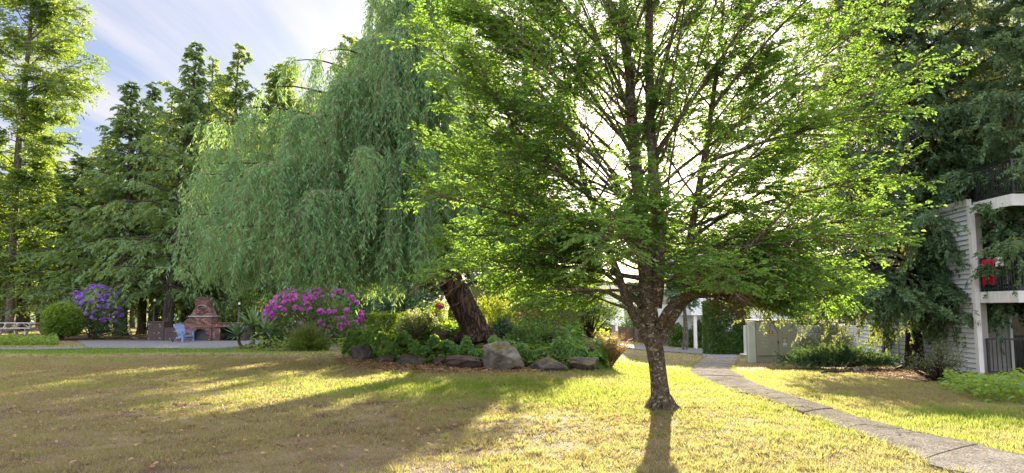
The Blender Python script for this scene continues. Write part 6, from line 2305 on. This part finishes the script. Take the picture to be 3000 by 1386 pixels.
# ------------------------------------------------------------------ brick barbecue fireplace
m, nt, out = nodes('old_brick')
v = coords(nt, 'Object')
sx = N(nt, 'ShaderNodeSeparateXYZ')
L(nt, v, sx.inputs[0])
cbx = N(nt, 'ShaderNodeCombineXYZ')
L(nt, math_n(nt, 'ADD', sx.outputs[0], math_n(nt, 'MULTIPLY', sx.outputs[1], 1.0)), cbx.inputs[0])
L(nt, sx.outputs[2], cbx.inputs[1])
bt = N(nt, 'ShaderNodeTexBrick')
L(nt, cbx.outputs[0], bt.inputs['Vector'])
bt.inputs['Scale'].default_value = 1.0
bt.inputs['Brick Width'].default_value = 0.215
bt.inputs['Row Height'].default_value = 0.078
bt.inputs['Mortar Size'].default_value = 0.009
bt.inputs['Bias'].default_value = -0.1
bt.inputs['Color1'].default_value = (0.13, 0.055, 0.048, 1)
bt.inputs['Color2'].default_value = (0.50, 0.25, 0.20, 1)
bt.inputs['Mortar'].default_value = (0.12, 0.105, 0.10, 1)
# soot and age: weathered dark brick away from the sheltered breast
n1 = noise(nt, v, 1.1, 5, 0.6)
n2 = noise(nt, v, 16, 4, 0.6)
gr = N(nt, 'ShaderNodeVectorMath', operation='DISTANCE')
L(nt, v, gr.inputs[0])
gr.inputs[1].default_value = (0.05, 0, 1.0)
age = math_n(nt, 'ADD', math_n(nt, 'MULTIPLY', gr.outputs['Value'], 0.62), math_n(nt, 'MULTIPLY_ADD', n1, 0.9, -0.5), clamp=True)
c = mixc(nt, math_n(nt, 'MULTIPLY_ADD', age, 0.85, 0.12), bt.outputs[0], mixc(nt, n2, (0.045, 0.033, 0.034), (0.13, 0.10, 0.10)))
c = mixc(nt, ramp(nt, noise(nt, v, 7, 3), [(0.62, (0, 0, 0)), (0.68, (1, 1, 1))]), c, (0.36, 0.31, 0.29))
principled(nt, out, c, 0.92, 0.15, 0, bump(nt, math_n(nt, 'ADD', math_n(nt, 'MULTIPLY', bt.outputs['Fac'], -0.8), math_n(nt, 'MULTIPLY', n2, 0.4)), 0.9, 0.02))
M['brick'] = m
M['mantel_stone'] = surf('mantel_stone', [(0.3, (0.18, 0.17, 0.165)), (0.7, (0.46, 0.44, 0.43))], 5, 6, 0.6, 0.02, 0.9)
M['steel_sheet'] = surf('steel_sheet', [(0.3, (0.045, 0.06, 0.07)), (0.7, (0.085, 0.10, 0.11))], 2.5, 6, 0.1, 0.005, 0.5, 0.4)
M['near_black'] = surf('near_black', [(0.3, (0.012, 0.011, 0.012)), (0.7, (0.03, 0.027, 0.028))], 5, 6, 0.5, 0.02, 0.95)
M['moss'] = surf('moss', [(0.3, (0.05, 0.05, 0.02)), (0.7, (0.16, 0.13, 0.07))], 12, 6, 0.9, 0.03, 1.0)

fp = G(585.5, 999.5)
S_ = fp[1] / F * 0.1345            # metres per enlarged-picture unit
fire = thing('brick_fireplace', 'old brick barbecue fireplace with tapering chimney, arched opening and side benches', 'fireplace', fp)


def fx(c_):
    return (c_ - 1380) * S_


def fz(r_):
    return max((1040 - r_) * S_, -0.05)


mb = MB()
mb.box(fx(232), fx(572), 0.06, 0.66, -0.05, fz(632))
mb.box(fx(572) + 0.002, fx(892), 0.10, 0.55, -0.05, fz(757))
mb.box(fx(892) + 0.002, fx(1128), 0.06, 0.6, -0.05, fz(652))
mb.build('wing_wall', M['brick'], fire)
MB().box(fx(226), fx(578), 0.03, 0.70, fz(632) + 0.002, fz(632) + 0.035).build('wing_cap', M['moss'], fire)
MB().box(fx(889), fx(1127), 0.04, 0.63, fz(652) + 0.002, fz(652) + 0.03).build('wing_cap', M['moss'], fire)
# firebox block around the arch opening
xa, xb, rad, zsp = fx(1130), fx(1622), 160 * S_, fz(940)
xc = fx(1375)
zt = fz(520)
b = MB()
na = 16
aa = np.linspace(PI, 0, na)
arch = [(xc + rad * math.cos(q), zsp + rad * math.sin(q)) for q in aa]
fr = [(xc - rad, -0.05)] + arch + [(xc + rad, -0.05)]
outr = []
for q in fr:
    t = (q[0] - (xc - rad)) / (2 * rad)
    outr.append((xa + (xb - xa) * t, zt))
outr[0], outr[-1] = (xa, -0.05), (xb, -0.05)
outr[1], outr[-2] = (xa, zt), (xb, zt)
V = [(x, -0.02, z) for x, z in fr] + [(x, -0.02, z) for x, z in outr] + [(x, 0.5, z) for x, z in fr] + [(x, 0.5, z) for x, z in outr]
nf = len(fr)
fs = []
for i in range(nf - 1):
    fs.append([i, nf + i, nf + i + 1, i + 1])
    fs.append([i, i + 1, 2 * nf + i + 1, 2 * nf + i])
    fs.append([nf + i, 3 * nf + i, 3 * nf + i + 1, nf + i + 1])
b.add(V, np.array(fs))
b.box(xa, xb, 0.5, 0.9, -0.05, zt - 0.001)
b.build('firebox', M['brick'], fire)
MB().box(xc - rad - 0.02, xc + rad + 0.02, 0.30, 0.34, -0.05, zsp + rad + 0.02).build('steel_sheet', M['steel_sheet'], fire)
# arch ring of bricks
b = MB()
for q in np.linspace(0.04, PI - 0.04, 15):
    c_, s_ = math.cos(q), math.sin(q)
    b.bar((xc + (rad + 0.004) * c_, -0.03, zsp + (rad + 0.004) * s_), (xc + (rad + 0.105) * c_, -0.03, zsp + (rad + 0.105) * s_), 0.055, 0.05, (0, 1, 0))
b.build('arch_ring', M['brick'], fire)
MB().box(xa - 0.03, xb + 0.03, -0.08, 0.92, zt + 0.001, zt + 0.055).build('mantel', M['mantel_stone'], fire)
# tapering breast
b = MB()
b.prism([(fx(1140), zt + 0.056), (fx(1612), zt + 0.056), (fx(1522), fz(292)), (fx(1262), fz(292))], 1, 0.02, 0.75)
b.prism([(fx(960), fz(650)), (xa - 0.001, fz(650)), (xa - 0.001, fz(500))], 1, 0.14, 0.56)
b.build('breast', M['brick'], fire)
b = MB()
for i, q in enumerate(np.linspace(PI * 0.88, PI * 0.12, 12)):
    c_, s_ = math.cos(q), math.sin(q)
    x, z = fx(1392) + 0.22 * c_, fz(330) + 0.13 * s_
    b.bar((x, -0.02, z), (x + 0.03 * c_, -0.02, z + 0.03 * s_), 0.035, 0.07, (0, 1, 0))
b.build('relief_arch', M['mantel_stone'], fire)
for r_, c_ in ((392, 1250), (392, 1500), (432, 1330), (432, 1430), (365, 1390)):
    MB().box(fx(c_ - 25), fx(c_ + 25), -0.04, 0.03, fz(r_ + 14), fz(r_ - 14)).build('projecting_brick', M['brick'], fire)
b = MB()
b.box(fx(1236), fx(1528), 0.06, 0.66, fz(292) + 0.001, fz(122))
b.box(fx(1228), fx(1534), 0.04, 0.68, fz(122) + 0.001, fz(104))
for c_ in (1252, 1330, 1420, 1500):
    if c_ != 1500:
        b.box(fx(c_ - 30), fx(c_ + 25), 0.08, 0.3, fz(104) + 0.001, fz(84))
b.build('chimney', M['brick'], fire)
# right-hand bench with a wood store
b = MB()
b.box(fx(1624), fx(1802), 0.04, 0.8, -0.05, fz(742))
b.box(fx(2165), fx(2340), 0.04, 0.8, -0.05, fz(742))
b.box(fx(1624), fx(2340), 0.0, 0.82, fz(742) + 0.001, fz(664))
b.build('bench', M['brick'], fire)
MB().box(fx(1803), fx(2164), 0.70, 0.74, -0.05, fz(743)).build('store_back', M['near_black'], fire)  # near-black panel closing the back of the bench opening
MB().box(fx(1620), fx(2350), -0.03, 0.84, fz(664) + 0.001, fz(650)).build('bench_cap', M['moss'], fire)

# lamp posts
for px_, yb_, yt_, Y_, lab in ((451, 944, 876, fp[1] + 1.6, 'slim black lamp post with a pale cap beside the grey cedar trunk'), (699, 948, 886, fp[1] + 1.4, 'slim black lamp post with a pale cap at the yucca end of the brick bench')):
    p = P(px_, 900, Y_)
    zt_ = P(px_, yt_, Y_)[2]
    lp = thing('lamp_post', lab, 'lamp post', (p[0], Y_, 0), 'lamp posts behind the fireplace')
    MB().tube(np.array([[0, 0, -0.1], [0, 0, 0.25], [0, 0, 0.27], [0.03, 0, zt_ - 0.16]]), [0.085, 0.08, 0.055, 0.055], 12).build('post', M['black_metal'], lp, smooth=True)
    MB().tube(np.array([[0.03, 0, zt_ - 0.17], [0.03, 0, zt_ - 0.15], [0.03, 0, zt_ - 0.12]]), [0.06, 0.085, 0.085], 12).build('collar', M['black_metal'], lp)
    MB().tube(np.array([[0.03, 0, zt_ - 0.12], [0.03, 0, zt_ - 0.07], [0.03, 0, zt_ - 0.03], [0.03, 0, zt_]]), [0.06, 0.062, 0.05, 0.015], 12).build('lamp_cap', M['lamp_glass'], lp, smooth=True)

# ------------------------------------------------------------------ blue garden chair
M['blue_plastic'] = surf('blue_plastic', [(0.3, (0.16, 0.24, 0.43)), (0.7, (0.20, 0.29, 0.49))], 3, 3, 0.05, 0.002, 0.45, 0.4)
gcx = G(537, 1003)
ch_ = thing('adirondack_chair', 'light blue plastic adirondack chair in front of the brick wall', 'chair', gcx, None, math.radians(-28))
ch_.scale = (0.93, 0.93, 0.93)
BP = M['blue_plastic']
b = MB()
for i, y in enumerate(np.linspace(-0.22, 0.22, 5)):
    b.bar((0.36, y, 0.37), (-0.14, y, 0.26), 0.082, 0.022)
b.box(0.355, 0.385, -0.27, 0.27, 0.29, 0.385)
b.build('seat', BP, ch_)
b = MB()
for i, k in enumerate(np.linspace(-1, 1, 5)):
    y0, y1 = k * 0.17, k * 0.255
    zt_ = 0.95 - 0.055 * k * k
    b.bar((-0.10, y0, 0.25), (-0.40, y1, zt_), 0.105, 0.02, (1, 0, 0.35))
    b.tube(np.array([[-0.40 - .001, y1, zt_ - 0.01], [-0.412, y1, zt_ + 0.02]]), [0.05, 0.03], 8)
b.bar((-0.15, -0.25, 0.40), (-0.15, 0.25, 0.40), 0.03, 0.05)
b.bar((-0.31, -0.29, 0.72), (-0.31, 0.29, 0.72), 0.03, 0.05)
b.build('backrest', BP, ch_)
for s_ in (-1, 1):
    b = MB()
    b.prism([(-0.34, s_ * 0.27), (0.36, s_ * 0.25), (0.42, s_ * 0.29), (0.40, s_ * 0.40), (0.30, s_ * 0.415), (-0.34, s_ * 0.34)], 2, 0.555, 0.58)
    b.build('armrest', BP, ch_)
    b = MB()
    b.bar((0.34, s_ * 0.32, 0.0), (0.31, s_ * 0.32, 0.553), 0.11, 0.05, (0, 1, 0))
    b.build('front_leg', BP, ch_)
    b = MB()
    b.bar((0.30, s_ * 0.275, 0.33), (-0.42, s_ * 0.275, 0.16), 0.03, 0.11)
    b.build('side_rail', BP, ch_)
    b = MB()
    b.tube(resample(np.array([[-0.20, s_ * 0.29, 0.24], [-0.36, s_ * 0.29, 0.17], [-0.48, s_ * 0.29, 0.0]]), 8), 0.032, 8)
    b.build('rear_leg', M['dark_paint'], ch_, smooth=True)

# ------------------------------------------------------------------ picnic table
pt = G(62, 982)
Yt = pt[1]
tb = thing('picnic_table', 'weathered wooden picnic table with attached benches beside the round bush', 'picnic table', pt, None, math.radians(-9))
TW = M['table_wood']
w2 = width_m(126, Yt) / 2
b = MB()
for i in range(5):
    y = -0.32 + i * 0.16
    b.box(-w2, w2, y - 0.074, y + 0.074, 0.72, 0.762)
for x in (-w2 * .62, 0, w2 * .62):
    b.box(x - 0.045, x + 0.045, -0.38, 0.38, 0.64, 0.718)
b.build('tabletop', TW, tb)
for s_ in (-1, 1):
    b = MB()
    for k in (0, 1):
        y = s_ * (0.63 + k * 0.145)
        b.box(-w2, w2, y - 0.068, y + 0.068, 0.42, 0.46)
    b.build('bench', TW, tb)
for x in (-w2 * .66, w2 * .66):
    b = MB()
    b.bar((x, -0.20, 0.70), (x, -0.66, 0.0), 0.045, 0.14, (0, 1, 0.3))
    b.build('leg', TW, tb)
    b = MB()
    b.bar((x, 0.20, 0.70), (x, 0.66, 0.0), 0.045, 0.14, (0, 1, 0.3))
    b.build('leg', TW, tb)
    b = MB()
    b.bar((x + 0.05, -0.80, 0.36), (x + 0.05, 0.80, 0.36), 0.045, 0.11)
    b.build('cross_beam', TW, tb)
    MB().bar((x * .95, 0, 0.36), (x * .12, 0, 0.66), 0.045, 0.09).build('brace', TW, tb)
# grey-green bush at the edge, second low shrubs
g = G(-30, 990)
shrub('grey_bush', 'grey-green shrub behind the end of the picnic table', 'shrub', g + np.array([0.2, 8.0, 0]), 2.6, 1.6, 3.6, 5000, 0.09, 0.035, 'grey_leaf', 'dome', 70, 6, None, 0.05, 0.12)

# ------------------------------------------------------------------ fences behind the patio
g0, g1 = G(560, 966), G(700, 967)
g1 = np.array([g1[0], g0[1] + 0.6, g1[2]])
board_fence('lattice_fence', 'dark wooden fence with a lattice top far behind the fireplace', g0, g1, 1.35, M['dark_fence'], 0.38)


def picket(label, a, b, h):
    a, b = np.array(a), np.array(b)
    org = (a + b) / 2
    root = thing('picket_fence', label, 'fence', org)
    d = b - a
    ln = np.linalg.norm(d)
    n = int(ln / 0.19)
    mb = MB()
    for i in range(n + 1):
        p = a + d * i / n
        mb.bar(p + [0, 0, 0.03], p + [0, 0, h - 0.02], 0.10, 0.025, (0, 1, 0))
    mb.build('pickets', M['grey_wood'], root, org)
    mb = MB()
    mb.bar(a + [0, -0.02, h], b + [0, -0.02, h], 0.15, 0.045)
    mb.bar(a + [0, 0.045, 0.3], b + [0, 0.045, 0.3], 0.04, 0.09)
    mb.build('rail', M['grey_wood'], root, org)
    for i in range(4):
        p = a + d * (i + 0.02) / 3.04
        MB().bar(p + [0, -0.08, -0.1], p + [0, -0.08, h - 0.03], 0.11, 0.11).build('post', M['grey_wood'], root, org)


g0 = P(858, 1000, 35.0)
g1 = P(1115, 1000, 33.5)
g0[2] = g1[2] = 0
picket('weathered picket fence with a flat top rail between the rhododendron and the square bush', g0, g1, P(1065, 940, 33.8)[2])

# far clipped hedge closing the lawn behind the left-hand trees
for i, (px_, Y_, wpx, top) in enumerate(((-180, 74, 330, 832), (130, 76, 330, 832), (420, 78, 330, 832), (640, 70, 200, 880), (900, 62, 330, 880))):
    p = P(px_, 900, Y_)
    lab = ['dark hedge at the far lawn edge beyond the picnic table', 'dark hedge at the far lawn edge behind the round bush', 'dark hedge at the far lawn edge by the grey cedar trunk', 'dark hedge behind the lattice fence', 'dark hedge beyond the magenta rhododendron'][i]
    shrub('far_hedge', lab, 'hedge', (p[0], Y_, gz(p[0], Y_)), width_m(wpx, Y_), 2.5, P(px_, top, Y_)[2], 6500, 0.34, 0.2, 'dark_leaf', 'box', 260, 0, 'hedges closing the far lawn', 0.05, 0.10, hexa=False)
# scrubby trees that close the view between the patio and the far entrance
for i, (px_, Y_, wpx, top, mt, lab) in enumerate(((1180, 36, 150, 800, 'dark_leaf', 'dark rounded shrub behind the cream-edged shrub'), (1040, 38, 150, 840, 'dark_leaf', 'dark rounded shrub above the picket fence rail'),
                                                 (1560, 40, 170, 800, 'wood_leaf', 'mid-green tall shrub behind the feathery shrub'), (1400, 36, 140, 850, 'wood_leaf', 'mid-green tall shrub showing past the willow trunk'), (1690, 44, 150, 830, 'gold_leaf', 'sunlit shrub behind the laurel stems'),
                                                 (1880, 58, 120, 900, 'dark_leaf', 'dark shrub above the brown board fence'), (720, 40, 140, 850, 'wood_leaf', 'bright layered shrub between the bench and the magenta rhododendron'))):
    p = P(px_, 900, Y_)
    zb_ = gz(p[0], Y_)
    shrub('tall_shrub', lab, 'shrub', (p[0], Y_, zb_), width_m(wpx, Y_), 2.2, P(px_, top, Y_)[2] - zb_, 5200, 0.17, 0.10, mt, 'dome', 90, 7, 'tall shrubs behind the bed', 0.08, 0.11, stem_r=0.04)
